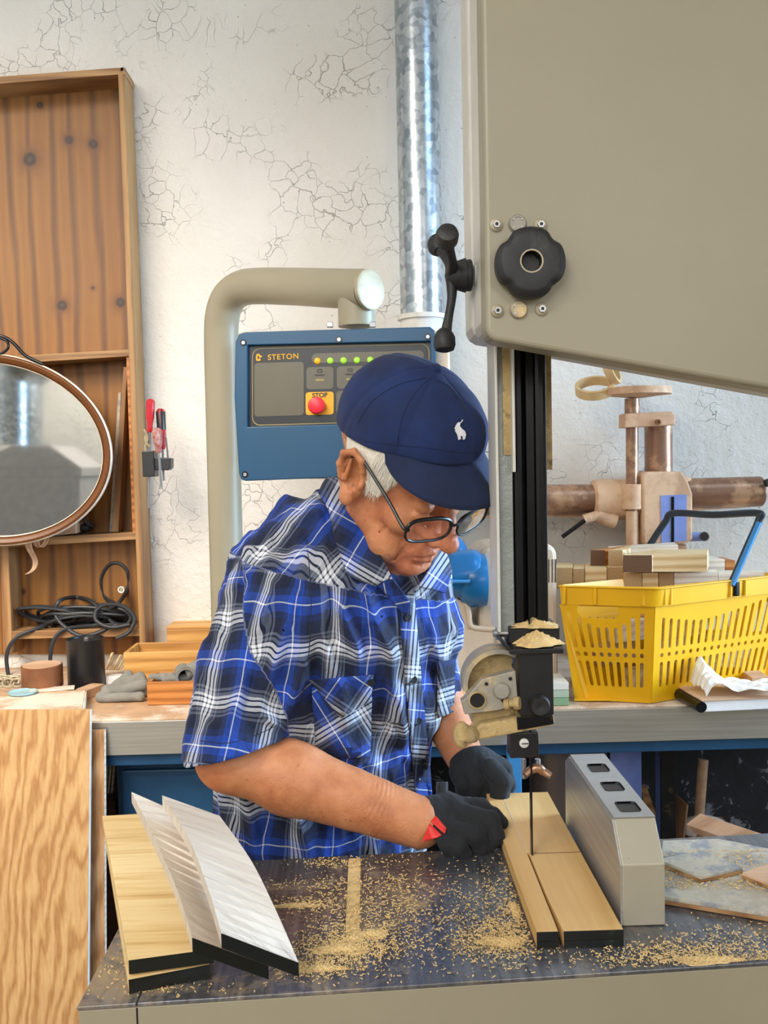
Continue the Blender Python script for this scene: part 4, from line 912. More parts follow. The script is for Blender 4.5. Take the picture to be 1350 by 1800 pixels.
# ------------------------------------------------------------------ under the bench, right side
t_ = MB().bb(P(1073, 1400, 2.25).x, P(1128, 1400, 2.25).x, 2.25, 2.262, .0, BZ - .12).build('painted_board', plain('lilac_blue_panel', '#7f93d8', .4), None, .001); tag(t_, 'lilac-blue painted panel standing under the bench behind the saw fence', 'panel')
rd = thing('grey_drum', P(985, 1500, 2.2), 'brownish grey metal drum standing under the bench behind the workpiece', 'drum')
c = P(1000, 1400, 2.24); MB().rev(Vector((c.x, c.y, 0)), (0, 0, 1), [(0, .088), (.01, .092), (.3, .092), (.305, .096), (.32, .096), (.325, .092), (BZ - .13, .092)], 40).build('body', plain('brown_grey_drum', '#77675c', .35, .4), rd)
MB().rev(Vector((c.x, c.y, BZ - .13)), (0, 0, 1), [(0, .096), (.012, .096), (.012, .088)], 40).build('rim', 'boltgrey', rd)
bp_ = MB().bb(P(893, 1380, 2.0).x, P(916, 1380, 2.0).x, 1.99, 2.02, 0, BZ - .08).build('blue_post', 'bluelight', None, .002); tag(bp_, 'bright blue square steel post under the bench edge behind the gloved hand', 'post')
q0, q1 = P(1236, 1335, 2.5), P(1222, 1520, 2.46); d = (q1 - q0).normalized(); q1 = q0 + d * ((0 - q0.z + .02) / d.z)
tag(MB().cyl(q0, q1, .014, .014, 16).build('metal_tube', 'dusty'), 'dull metal tube leaning against the dark wall under the bench', 'tube')
q0, q1 = P(1128, 1390, 2.35), P(1165, 1500, 2.2); d = (q1 - q0).normalized(); q1 = q0 + d * ((.03 - q0.z) / d.z)
mb = MB(); bar(mb, q0, q1, .04, .02); tag(mb.build('timber_offcut', 'plyedge', None, .001), 'timber offcut leaning between the lilac panel and the dark bench leg', 'timber')
cbx = thing('cardboard_box', (P(1250, 1500, 2.2).x, 2.2, 0), 'brown cardboard box with open flap standing under the bench', 'cardboard box')
xa, xb = P(1198, 1480, 2.2).x, P(1330, 1480, 2.2).x; zc = P(1250, 1462, 2.2).z
MB().bb(xa, xb, 2.18, 2.42, 0, zc - .05).build('body', 'cardboard', cbx, .002)
MB().prism([Vector((xa, 2.18, zc - .05)), Vector((xb, 2.18, zc - .05)), Vector((xb - .03, 2.14, zc + .01)), Vector((xa + .02, 2.14, zc + .02))], (0, .004, 0)).build('flap', 'cardboard', cbx)
MB().prism([Vector((xa, 2.2, zc - .05)), Vector((xa, 2.4, zc - .05)), Vector((xa + .02, 2.38, zc + .05)), Vector((xa + .02, 2.22, zc + .06))], (.004, 0, 0)).build('flap', 'cardboard', cbx)
tag(MB().ball((xb - .10, 2.27, zc - .02), .05, 14, (1.2, 1, .6)).build('crumpled_bag', 'paper', None), 'white crumpled plastic bag lying on the cardboard box under the bench', 'bag')

# machine reflected in the mirror, behind the camera
hd = thing('dust_hood', (-2.0, -1.2, 0), 'grey sheet metal dust hood with a duct, seen only reflected in the oval mirror', 'dust hood')
MHX, MHY = -1.98, -1.25
def mir(px, py, Y):
    """point seen at a mirror pixel, at room depth Y (mirror plane faces -y)"""
    p_ = MPl(px, py); d = (p_ - O3).normalized(); d.y = -d.y; t_ = (Y - p_.y) / d.y; return p_ + d * t_
mg = plain('hood_sheet_metal', '#a8a4a0', .6, .1)
pts = [mir(a, b, MHY) for a, b in ((-90, 842), (145, 828), (140, 850), (-90, 850))]
MB().prism([mir(a, b, MHY) for a, b in ((-60, 824), (143, 822), (143, 838), (-60, 842))], (0, -.6, 0)).build('hood_rim', mg, hd, .004)
MB().prism([mir(a, b, MHY) for a, b in ((-60, 824), (20, 783), (88, 783), (143, 822))], (0, -.55, 0)).build('hood', mg, hd, .003)
MB().prism([mir(a, b, MHY) for a, b in ((-60, 842), (140, 838), (140, 1100), (-60, 1100))], (0, -.5, 0)).build('body', mg, hd, .003)
a_ = mir(22, 782, MHY - .25); b_ = mir(22, 640, MHY - .25); MB().cyl(a_, b_, .19, .19, 40).build('duct', 'galv', hd)
MB().cyl(b_, mir(70, 600, MHY - .25), .23, .23, 40).build('duct_bend', 'galv', hd)

# ------------------------------------------------------------------ band saw
TZ = .95; SAW = 1.12
bs = thing('band_saw', (.25, 1.1, 0), 'large grey band saw with steel table, black guide post and round knob', 'band saw')
HY = .995
HP = Plane(P(930, 300, HY), (0, -1, 0))
hz = P(900, 604, HY).z; xL = P(852, 400, HY).x
def hxz(a, b): p = P(a, b, HY); return (p.x, p.z)
pa, pb2 = hxz(875, 601), hxz(1350, 684); sl = (pb2[1]-pa[1])/(pb2[0]-pa[0])
def rear_poly(ins, y, y2):
    a, b, X1 = P(878, 606, y2), P(1350, 690, y2), 1.15; s_ = (b.z - a.z) / (b.x - a.x); x0 = xL + ins; zb_ = a.z + ins
    o = [(x0, 2.05 - ins), (x0, zb_ + .014), (x0 + .004, zb_ + .005), (x0 + .012, zb_), (X1 - ins, zb_ + s_ * (X1 - x0)), (1.33 - ins, zb_ + s_ * (X1 - x0) + .2), (1.33 - ins, 1.95), (1.2, 2.05 - ins)]
    return [Vector((p, y, q)) for p, q in o]
def head_poly(ins, y):
    x0 = xL + ins; zb_ = pa[1] + ins; r = .016
    o = [(x0, 2.05 - ins)]; o += [(x0, zb_ + r)] + [(x0 + r - r*cos(t*pi/12), zb_ + r - r*sin(t*pi/12)) for t in range(1, 6)] + [(x0 + r, zb_ - .0)]
    X1 = 1.15; o += [(X1 - ins, zb_ + sl * (X1 - x0 - r)), (1.33 - ins, zb_ + sl * (X1 - x0 - r) + .25), (1.33 - ins, 1.95), (1.2, 2.05 - ins)]
    return [Vector((a, y, b)) for a, b in o]
hb_ = MB().prism(head_poly(0, HY), (0, .045, 0)).build('front_door', 'sawgrey', bs, .005, 3)
MB().prism(rear_poly(.003, HY + .046, HY + .131), (0, .085, 0)).build('upper_housing', 'sawside', bs, .003)
MB().prism(rear_poly(.0, HY + .132, HY + .2), (0, .075, 0)).build('rear_housing', 'sawside', bs, .008, 3)
# main column of the saw to the right and lower cabinet
MB().bb(.98, 1.3, 1.02, 1.20, .0, 1.75).build('column', 'sawgrey', bs, .008)
# star knob
kc = HP(927, 468)
def lobes(t): return 1.03 - .10 * max(0, cos(4 * (t - pi / 4))) ** 3
kn = MB().rev(kc, (0, -1, 0), [(0, .012), (.006, .012), (.006, .033), (.008, .0352), (.020, .0352), (.0255, .0305), (.0265, .0275), (.0265, .0125), (.0262, .0105), (.014, .0095), (.013, .0)], 80, False, lobes).build('star_knob', 'knob', bs)
MB().rev(kc + Vector((0, -.026, 0)), (0, -1, 0), [(0, .0122), (.0008, .012), (.0008, .0108), (0, .0104)], 40, False).build('centre_ring', 'boltgrey', kn)
for a, b in ((872, 396), (950, 396), (874, 547), (952, 544)):
    c = HP(a, b); s_ = MB().rev(c, (0, -1, 0), [(0, .0068), (.002, .0068), (.0032, .005), (.0034, .0045)], 24).build('socket_bolt', 'boltgrey', bs)
    MB().rev(c + Vector((0, -.0033, 0)), (0, -1, 0), [(0, .0042), (.0028, .0038), (.0028, .002), (.0008, .0019)], 6).build('bolt_head', 'steel', s_)
    MB().cyl(c + Vector((0, -.0042, 0)), c + Vector((0, -.0045, 0)), .002, .002, 6).build('hex_hole', 'black', s_)
for a, b in ((909, 394), (911, 545)):
    c = HP(a, b); s_ = MB().rev(c, (0, -1, 0), [(0, .0092), (.003, .0092), (.0048, .008), (.0048, .0066), (.0040, .0064)], 28).build('round_cap', 'castgrey', bs)
    for k in range(4):
        an = pi/4 + k * pi/2; MB().cyl(c + Vector((.0058*cos(an), -.0046, .0058*sin(an))), c + Vector((.0058*cos(an), -.0053, .0058*sin(an))), .0008, .0008, 8).build('cap_dot', 'whitepaint', s_)
# three-arm tension handle on the left side
SX = P(851, 480, 1.11).x; th_c = P(830, 484, 1.11)
hc = Vector((SX, 1.11, th_c.z))
tn = MB().rev(hc, (-1, 0, 0), [(-.004, .0125), (.012, .0125)], 28).build('shaft', 'sawside', bs)
hdl = MB(); hx0 = P(829, 484, 1.11).x; hx1 = P(800, 484, 1.11).x
hdl.rev(Vector((hx0, 1.11, hc.z)), (-1, 0, 0), [(0, .017), (.002, .0185), (hx0 - hx1 - .004, .0175), (hx0 - hx1, .0165)], 30)
xa_ = hx1 - .004
hdl.rev(Vector((hx1 + .012, 1.11, hc.z)), (-1, 0, 0), [(0, .020), (.016, .015), (.022, .008)], 26)
for an, L_ in ((-80, .078), (22, .074), (140, .074)):
    a = radians(an); dv = Vector((0, -cos(a), sin(a)))
    b0 = Vector((xa_, 1.11, hc.z)); pts = [b0, b0 + dv * L_ * .35 + Vector((-.001, 0, 0)), b0 + dv * L_ * .75 + Vector((-.007, 0, 0)), b0 + dv * L_ + Vector((-.011, 0, 0))]
    hdl.tube(bez(pts, 18), lambda t: .0085 - .0035 * sin(min(1, t * 1.3) * pi * .8), 12)
    e = pts[-1]; hdl.rev(e - dv * .010, dv, [(-.004, .0055), (0, .0095), (.006, .0125), (.016, .0128), (.021, .011), (.023, .006)], 18)
hdl.build('tension_handle', 'knob', bs)
# label slots on housing side
for z in (.15, .11):
    pass
# guide post, blade cover
py0 = P(920, 606, SAW).z; 
def vb(name, x0, x1, y0, y1, Y, dy, mat, bev=.001):
    """upright part with straight vertical edges"""
    a, b = P(x0, y1, Y), P(x1, y1, Y); z1, z0 = P(x0, y0, Y).z, P(x0, y1, Y).z
    return MB().bb(a.x, b.x, Y, Y + dy, z0, z1).build(name, mat, bs, bev)
vb('guide_post', 906, 928, 560, 1100, SAW, .034, 'blackmetal', .005)
vb('guide_post_rib', 927, 945, 560, 1100, SAW + .006, .022, 'blackmetal', .001)
vb('guide_post', 944, 966, 560, 1100, SAW, .034, 'blackmetal', .005)
vb('blade_cover', 880, 905, 560, 1112, SAW - .004, .05, 'guard', .001)
vb('blade_cover_edge', 876, 881, 560, 1112, SAW - .018, .066, 'sawside', .001)
vb('blade_cover_flange', 902, 907, 560, 830, SAW - .020, .016, 'sawside', .001)
vb('rear_strip', 958, 971, 560, 826, SAW + .036, .01, 'dustcast', .0)
vb('dust_strip', 885, 901, 560, 800, SAW - .006, .0025, 'dustcast', .0)
def bpoly(px, Y, dy, name, mat, par=None, bev=.001, label=None): return MB().prism([P(a, b, Y) for a, b in px], (0, dy, 0)).build(name, mat, par or bs, bev, label=label)
bpoly([(894, 1101), (984, 1101), (984, 1131), (894, 1131)], SAW - .008, .062, 'guide_clamp', 'black')
bpoly([(885, 1100), (896, 1101), (896, 1124), (888, 1120)], SAW + .0, .05, 'clamp_side', 'castgrey')
pl = P(896, 1141, SAW - .03); p2 = P(992, 1136, SAW - .03)
pts = [P(896, 1142, SAW - .034), P(991, 1140, SAW - .034), P(982, 1116, SAW + .03), P(886, 1118, SAW + .03)]
MB().prism(pts, (0, 0, -.006)).build('dust_plate', 'black', bs, .001)
bpoly([(881, 1122), (897, 1140), (894, 1145), (878, 1127)], SAW - .034, .06, 'plate_lip', 'black')
bpoly([(911, 1144), (972, 1142), (974, 1257), (914, 1259)], SAW - .028, .056, 'guide_box', 'black', bev=.0015)
k2 = P(947, 1238, SAW - .028); MB().rev(k2, (0, -1, 0), [(0, .0125), (.006, .0125), (.008, .0112), (.012, .0104), (.012, .002), (.011, .0)], 32).build('guide_screw', 'knob', bs)
# clamp bolt at left
MB().cyl(P(867, 1113, SAW), P(897, 1113, SAW), .0045, .0045, 12).build('clamp_bolt', 'steel', bs)
MB().cyl(P(872, 1113, SAW), P(878, 1113, SAW), .0085, .0085, 6).build('clamp_nut', 'steel', bs)
# wheel-shaped guide casting: dome shell
gx, gz = P(874, 1205, SAW), None
dm = MB(); ro, ri = 64 * SAW / 1650, 56 * SAW / 1650; rows = []
cpt = P(878, 1205, SAW - .012)
arc = [radians(v) for v in np.linspace(60, 188, 26)]
for a in arc: rows.append([cpt + Vector((r_ * cos(a), y_, r_ * sin(a))) for r_, y_ in ((ri, 0), (ro, 0), (ro, .04), (ri, .04), (ri, 0))])
dm.grid(rows); dm.build('guard_shell', 'castgrey', bs, label='dusty grey curved guard casting')
disc = [cpt + Vector((ri * cos(a), .022, ri * sin(a))) for a in arc] + [cpt + Vector((ri * cos(arc[-1]), .022, -.03)), cpt + Vector((.018, .022, -.03))]
MB().prism(disc, (0, .004, 0)).build('guard_disc', 'dustcast', bs)
gpl = [(906, 1179), (848, 1194), (818, 1228), (811, 1233), (817, 1256), (875, 1249), (911, 1240)]
bpoly(gpl, SAW - .030, .016, 'guide_plate', 'castgrey')
gp0 = P(881, 1213, SAW - .030); MB().rev(gp0, (0, -1, 0), [(0, .0098), (.005, .0098), (.007, .0085), (.0072, .006)], 30).build('guide_axle', 'castgrey', bs)
h0 = P(839, 1231, SAW - .0305); MB().cyl(h0, h0 + Vector((0, -.0012, 0)), .0082, .0082, 24).build('plate_hole', 'black', bs)
MB().rev(h0, (0, -1, 0), [(0, .0086), (.0025, .0092), (.0025, .0102), (0, .0108)], 24, False).build('plate_hole_rim', 'dustcast', bs)
for a, b in ((855, 1202), (897, 1193), (884, 1231), (902, 1169)): c = P(a, b, SAW - .0304); MB().cyl(c, c + Vector((0, -.001, 0)), .0022, .0022, 12).build('small_hole', 'black', bs)
MB().rev(P(905, 1236, SAW - .032), (.9, -.4, .1), [(-.012, .0035), (-.012, .0075), (-.006, .0075), (-.006, .005), (0, .005), (0, .0075), (.006, .0075), (.006, .004)], 10).build('knurled_nut', 'dustcast', bs)
bpoly([(831, 1254), (912, 1244), (914, 1262), (834, 1272)], SAW - .010, .03, 'lower_link', 'dustcast')
# slanted dusty arm with ball end
bpoly([(842, 1274), (914, 1261), (973, 1256), (976, 1274), (950, 1281), (838, 1303), (826, 1299)], SAW - .026, .038, 'guide_arm', 'dustcast', bev=.003)
bpoly([(908, 1260), (972, 1257), (974, 1273), (930, 1281), (910, 1284)], SAW - .0275, .002, 'arm_face', 'blackmetal')
MB().tube(bez([P(832, 1292, SAW - .02), P(822, 1291, SAW - .03), P(812, 1293, SAW - .034)], 12), lambda t: .009 + .005 * t, 14).ball(P(812, 1292, SAW - .034), .013, 16, (.8, 1, 1.25)).build('arm_knob', 'dustcast', bs)
# lower blade block, screw, wing lever
bpoly([(898, 1289), (946, 1287), (949, 1331), (897, 1334)], SAW - .012, .03, 'lower_guide_block', 'black', bev=.0015)
sc_ = P(921, 1306, SAW - .0125); ls = MB().rev(sc_, (0, -1, 0), [(0, .0058), (.002, .0056), (.003, .004)], 20).build('slotted_screw', 'whitepaint', bs)
MB().box(sc_ + Vector((.001, -.0031, 0)), (.008, .0006, .0013)).build('screw_slot', 'black', ls)
MB().cyl(P(945, 1334, SAW + .002), P(945, 1348, SAW + .002), .0035, .0035, 12).build('lever_stud', 'steel', bs)
MB().tube(bez([P(923, 1363, SAW - .004), P(934, 1353, SAW), P(946, 1350, SAW), (P(955, 1356, SAW)), P(968, 1364, SAW - .004)], 24), lambda t: .004 + .0016 * sin(t * pi), 12).build('wing_lever', 'brownsteel', bs)
MB().cyl(P(920, 1334, SAW + .005), P(921, 1368, SAW + .005), .003, .003, 12).build('guide_pin', 'steel', bs)
# blade
bx0 = P(935, 1548, SAW).x
MB().bb(bx0 - .0009, bx0 + .0009, SAW - .006, SAW + .004, TZ - .1, py0 + .02).build('saw_blade', 'blackmetal', bs)

# saw table: plate with open T slot, divided insert, apron and stand
A_, B_ = G(135, 1770, TZ), G(1350, 1691, TZ); edir = (B_ - A_); edir /= edir.x
Xr = .72; yf = lambda x: A_.y + edir.y * (x - A_.x)
Cb = G(440, 1513, TZ); Db = G(740, 1497, TZ); sb = (Db.y - Cb.y) / (Db.x - Cb.x); yb = lambda x: Cb.y + sb * (x - Cb.x)
sx0, sx1 = G(609, 1575, TZ).x, G(634, 1575, TZ).x; sy = G(622, 1642, TZ).y
xl_ = A_.x; xs = G(240, 1763, TZ).x
def tpoly(o, z, dz, name, mat, bev=.0008): return MB().prism([Vector((a, b, z)) for a, b in o], (0, 0, dz)).build(name, mat, bs, bev)
tpoly([(xl_, yf(xl_)), (xs - .0006, yf(xs)), (xs - .0006, yb(xs)), (xl_, yb(xl_) )], TZ - .004, .004, 'table_extension', 'table')
tpoly([(xs + .0006, yf(xs)), (Xr, yf(Xr)), (Xr, yb(Xr)), (sx1, yb(sx1)), (sx1, sy), (sx0, sy), (sx0, yb(sx0)), (xs + .0006, yb(xs))], TZ - .004, .004, 'table_top', 'table')
tpoly([(xl_ + .001, yf(xl_) + .0008), (Xr - .002, yf(Xr) + .0008), (Xr - .002, yb(Xr) - .001), (xl_ + .002, yb(xl_) - .001)], TZ - .13, .1255, 'table_apron', 'sawgrey')
MB().prism([Vector((xs - .0008, yf(xs) + .0004, TZ - .13)), Vector((xs + .0008, yf(xs) + .0004, TZ - .13)), Vector((xs + .0008, yf(xs) + .0004, TZ - .005)), Vector((xs - .0008, yf(xs) + .0004, TZ - .005))], (0, .001, 0)).build('apron_seam', 'black', bs)
MB().bb(.0, .62, .97, 1.16, 0, TZ - .131).build('lower_cabinet', 'sawgrey', bs, .006)
# dust packed in the slot
MB().bb(sx0 + .0005, sx1 - .0005, sy + .001, yb(sx0) - .006, TZ - .004, TZ - .0012).build('sawdust_in_slot', 'sawdust')
o = bpy.data.objects['sawdust_in_slot']; tag(o, 'pale sawdust packed into the table slot', 'sawdust', kind='stuff')

# fence
fx0, fx1 = .2605, .308
fprof = [(.969, TZ + .0005), (.969, TZ + .067), (1.002, TZ + .1045), (1.222, TZ + .1045), (1.245, TZ + .09), (1.245, TZ + .0005)]
fe = thing('rip_fence', (.285, .97, TZ), 'grey cast rip fence block with three square pockets standing on the saw table', 'fence')
MB().prism([Vector((fx0 + .002, y, z)) for y, z in fprof], (fx1 - fx0 - .002, 0, 0)).build('fence_body', 'fence', fe, .0012)
MB().prism([Vector((fx0, y, z)) for y, z in ((.970, TZ + .0005), (.970, TZ + .066), (1.003, TZ + .1035), (1.222, TZ + .1035), (1.245, TZ + .09), (1.245, TZ + .0005))], (.0019, 0, 0)).build('face_plate', 'alu', fe)
tz_ = TZ + .1045
hols = []
for ya, yb_ in ((1.016, 1.046), (1.082, 1.112), (1.150, 1.180)):
    hols.append([(a, b) for a, b in rrect(fx0 + .0135, fx1 - .010, ya, yb_, .004, 3)][::-1])
v, f = flat2d([[(fx0 + .002, 1.002), (fx1, 1.002), (fx1, 1.222), (fx0 + .002, 1.222)]] + hols, .0012)
MB().add([Vector((p.x, p.y, tz_ + .0012 + p.z)) for p in v], f).build('top_plate', 'alu', fe)
for h_ in hols:
    MB().prism([Vector((a, b, tz_ + .0005)) for a, b in h_], (0, 0, .0003)).build('pocket', 'black', fe)
    rows = [[Vector((a, b, tz_ + .0006)) for a, b in h_ + h_[:1]], [Vector((a, b, tz_ + .0026)) for a, b in h_ + h_[:1]]]
    MB().grid(rows, False).build('pocket_rim', 'black', fe)

# workpiece: two stacked boards with the kerf sawn into the top one
wx0, wx1, wy0, wy1 = .1635, .2525, .930, 1.33; kx0, kx1 = .1868, .1892
def wboard(z0, z1, ins, name, label):
    t = thing(name, (.2, wy0, z0), label, 'board')
    o_ = [(wx0 + ins, wy0 + ins), (kx0 - .001, wy0 + ins), (kx0, SAW + .004), (kx1, SAW + .004), (kx1 - .0, wy0 + .08), (kx1 + .002, wy0 + ins), (wx1 - ins * 2, wy0 + ins), (wx1 - ins * 2, wy1), (wx0 + ins, wy1)]
    MB().prism([Vector((a, b, z0)) for a, b in o_], (0, 0, z1 - z0)).build('plank', 'paleY', t, .0006)
    for a, b in ((wx0 + ins, kx0 - .001), (kx1 + .002, wx1 - ins * 2)):
        MB().bb(a, b, wy0 + ins - .0012, wy0 + ins - .0002, z0, z1).build('black_end', 'blackend', t)
    return t
wboard(TZ + .0006, TZ + .0078, .0, 'workpiece_board', 'lower board of the stack being sawn, with black end, against the fence')
wt_ = wboard(TZ + .0084, TZ + .0175, .0, 'workpiece_board', 'top board being cut by the saw blade, pale wood with a black painted end')
MB().bb(kx1 + .001, wx1 - .001, SAW - .0005, SAW + .0003, TZ + .0176, TZ + .0179).build('pencil_line', 'darkend', wt_)
MB().prism([Vector((kx0 - .0002, SAW + .004, TZ + .0176)), Vector((kx0 + .0008, SAW + .004, TZ + .0176)), Vector((kx0 - .001, 1.33, TZ + .0176)), Vector((kx0 - .002, 1.33, TZ + .0176))], (0, 0, .0002)).build('cut_mark', 'chip', wt_)

# stacked planks on the left of the table
def plank(px, z, th_, mat, name, label, group=None, edge='pale', dz=0.0, curve=None):
    """top outline in pixels on the level z: front-left, front-right, back-right, back-left"""
    pts = [G(a, b, z) for a, b in px]
    t = thing(name, pts[0] + Vector((0, 0, -th_)), label, 'plank', group)
    MB().prism([p - Vector((0, 0, th_)) for p in pts], (0, 0, th_)).build('wood', mat, t, .0006)
    f0, f1 = pts[0], pts[1]; n = Vector((f1.y - f0.y, -(f1.x - f0.x), 0)).normalized() * .0008
    MB().prism([f0 + n - Vector((0, 0, th_)), f1 + n - Vector((0, 0, th_)), f1 + n, f0 + n], -n * .8).build('black_end', 'blackend', t)
    return t
PT = .0135
plank([(226, 1722), (368, 1695), (352, 1470), (184, 1462)], TZ + PT + .0005, PT, 'pine', 'pine_plank', 'lower of the two straight pine planks at the left end of the table')
plank([(226, 1688), (375, 1668), (347, 1424), (180, 1434)], TZ + 2*PT + .003, PT, 'pine', 'pine_plank', 'upper straight pine plank with yellow grain under the tilted boards')
def lplank(px, zs, th_, mat, name, label):
    """tilted bowed board: two long edges as pixel lists with heights"""
    (le, re) = px; n = len(le); L = [G(a, b, z) for (a, b), z in zip(le, zs[0])]; R = [G(a, b, z) for (a, b), z in zip(re, zs[1])]
    L = bez(L, 16); R = bez(R, 16); t = thing(name, L[-1] - Vector((0, 0, th_)), label, 'plank'); dn = Vector((0, 0, -th_))
    mb = MB(); rows = [[l, r_, r_ + dn, l + dn, l] for l, r_ in zip(L, R)]
    mb.grid(rows, False); mb.add([L[0], R[0], R[0] + dn, L[0] + dn], [(0, 1, 2, 3)]); mb.add([L[-1], R[-1], R[-1] + dn, L[-1] + dn], [(3, 2, 1, 0)])
    mb.build('wood', mat, t, .0)
    n_ = Vector((0, -.0009, 0)); a, b = L[-1] + n_, R[-1] + n_
    MB().prism([a + dn, b + dn, b, a], (0, .0007, 0)).build('black_end', 'blackend', t)
    # pale sapwood edge strip
    return t
Z1 = TZ + 3*PT + .014
lplank(([(231, 1392), (270, 1470), (310, 1560), (338, 1648)], [(340, 1440), (400, 1530), (440, 1610), (472, 1697)]), ([Z1 + .055, Z1 + .045, Z1 + .03, Z1 + .010], [Z1 + .040, Z1 + .02, TZ + .035, TZ + PT + .006]), PT, 'laminate', 'curved_board', 'lower tilted striped board with a pale sawn edge leaning on the pine planks')
lplank(([(285, 1398), (330, 1470), (365, 1560), (389, 1640)], [(386, 1434), (440, 1510), (485, 1600), (525, 1692)]), ([Z1 + .072, Z1 + .062, Z1 + .047, Z1 + .026], [Z1 + .052, Z1 + .038, Z1 + .012, TZ + PT + .014]), PT, 'laminate', 'curved_board', 'upper tilted striped board with black end, topmost of the left pile')

# offcuts on the right part of the table
def slab(px, z0, th_, mat, name, label, cat='offcut', edge=None):
    pts = [G(a, b, z0 + th_) for a, b in px]; t = thing(name, sum(pts, Vector()) / len(pts) - Vector((0, 0, th_)), label, cat)
    MB().prism([p - Vector((0, 0, th_)) for p in pts], (0, 0, th_ * .52)).build('lower_layer', 'plyedge_x', t, .0006)
    MB().prism([p - Vector((0, 0, th_ * .46)) for p in pts], (0, 0, th_ * .46)).build('upper_layer', mat, t, .0006)
    return t
slab([(1155, 1574), (1165, 1477), (1262, 1474), (1500, 1520), (1560, 1640)], TZ + .0006, .009, 'dustboard', 'dusty_board', 'large dust-covered board lying flat on the right of the saw table', 'board')
slab([(1157, 1510), (1236, 1494), (1306, 1524), (1232, 1541)], TZ + .0102, .008, 'dustboard', 'square_offcut', 'square dusty plywood offcut lying on the big board beside the fence')
slab([(1304, 1534), (1352, 1518), (1420, 1530), (1400, 1572)], TZ + .0102, .007, 'pinkwood', 'wood_offcut', 'wood offcut cut by the right edge of the picture on the big board')
st = thing('wood_stick', G(1300, 1500, TZ + .011), 'rough square wood stick lying slanted across the back of the saw table', 'stick')
a, b = P(1222, 1446, 1.42), P(1392, 1505, 1.22); d_ = (b - a).normalized(); mb = MB(); bar(mb, a, b, .03, .014); mb.build('stick', 'pinkwood', st, .001)

# ------------------------------------------------------------------ sawdust
def heap(name, c, rx, ry, h, label, seed=0, z=None, tilt=0):
    rs = random.Random(seed); rows = []; n, m_ = 14, 36
    for i in range(n + 1):
        r = []
        for j in range(m_ + 1):
            a = 2*pi*(j % m_)/m_; k = i/n; rag = 1 + .16*sin(3*a+seed) + .10*sin(7*a+seed*2)
            hh = h*(1-k)**1.1 if i < n else -.0008
            x_, y_ = rx*k*cos(a)*rag, ry*k*sin(a)*rag
            r.append(Vector(c) + Vector((x_, y_, hh + (.0012*sin(x_*900+seed)*cos(y_*800) if 0 < i < n else 0))))
        rows.append(r)
    o = MB().grid(rows).build(name, 'sawdust'); return tag(o, label, 'sawdust', kind='stuff')
pc2 = P(942, 1130, SAW - .008)
heap('sawdust_heap', (P(942, 1120, SAW-.012).x, SAW - .014, P(942, 1128, SAW-.008).z - .001), .029, .020, .017, 'cone of sawdust on the plate of the blade guide', 1)
heap('sawdust_heap', (P(938, 1101, SAW+.01).x, SAW + .006, P(938, 1101, SAW-.008).z - .0005), .030, .024, .009, 'sawdust piled on the clamp round the black guide post', 4)
for k_, (a, b, rx_, ry_) in enumerate(((600, 1668, .030, .013), (652, 1642, .022, .010), (885, 1655, .026, .012), (905, 1600, .006, .026), (1245, 1688, .035, .009), (560, 1703, .028, .007), (520, 1592, .030, .006), (622, 1650, .012, .010))):
    g_ = G(a, b, TZ); heap('sawdust_heap', (g_.x, g_.y, TZ + .0002), rx_, ry_, .0028, ('low drift of sawdust in front of the table slot', 'thin drift of sawdust right of the table slot', 'drift of sawdust beside the left edge of the boards being cut', 'narrow streak of sawdust along the board edge below the hand', 'drift of sawdust in front of the fence', 'drift of sawdust beside the black end of the tilted boards', 'streak of sawdust between the tilted boards and the slot', 'small sawdust pile at the front end of the slot')[k_], 10 + k_)
mb = MB(); 
def gauss(c, s): return rnd.gauss(c, s)
spots = [(615, 1665, 50, 14, 1500), (560, 1700, 45, 12, 600), (890, 1650, 40, 16, 900), (640, 1610, 70, 30, 900), (860, 1640, 50, 30, 900), (900, 1600, 14, 55, 450), (720, 1570, 90, 40, 700), (520, 1590, 50, 8, 420), (560, 1555, 70, 8, 320), (580, 1518, 50, 6, 260),
         (1230, 1690, 110, 8, 900), (1180, 1672, 60, 10, 500), (1280, 1660, 60, 20, 450), (700, 1580, 30, 30, 200), (700, 1650, 180, 45, 900), (200, 1700, 40, 40, 80), (300, 1740, 80, 8, 110), (870, 1560, 16, 30, 160), (1330, 1690, 60, 12, 250)]
blocked = [(wx0 - .002, wx1 + .004, wy0, 2), (fx0, fx1, .969, 2)]
def flake(p, s):
    a = rnd.uniform(0, 2*pi); L_ = s * rnd.uniform(.6, 2.2); w_ = s * rnd.uniform(.16, .3); cu = rnd.uniform(-1.6, 1.6); rows = []
    for i in range(4):
        t = (i/3 - .5) * L_; an = a + cu * (i/3 - .5); x_, y_ = t*cos(a) + .25*L_*cu*(i/3-.5)**2*-sin(a), t*sin(a) + .25*L_*cu*(i/3-.5)**2*cos(a)
        nx_, ny_ = -sin(an)*w_, cos(an)*w_; z_ = .0006 + rnd.uniform(0, .0012)
        rows.append([p + Vector((x_+nx_, y_+ny_, z_)), p + Vector((x_-nx_, y_-ny_, z_ + .0004))])
    mb.grid(rows, False)
for cx, cy, sx_, sy_, n in spots:
    for k in range(n):
        p = G(gauss(cx, sx_), gauss(cy, sy_), TZ)
        if not (xl_ + .004 < p.x < Xr - .01 and yf(p.x) + .003 < p.y < yb(p.x) - .004): continue
        if any(a < p.x < b and c < p.y < d for a, b, c, d in blocked): continue
        if p.x < .0 - .09 and p.y < 1.2 and G(530, 1690, TZ).x > p.x and p.y > .90 and p.x > xs + .02: 
            if rnd.random() < .6: continue
        if p.x > .31 and p.y > G(1165, 1577, TZ).y: continue
        flake(p, .0021)
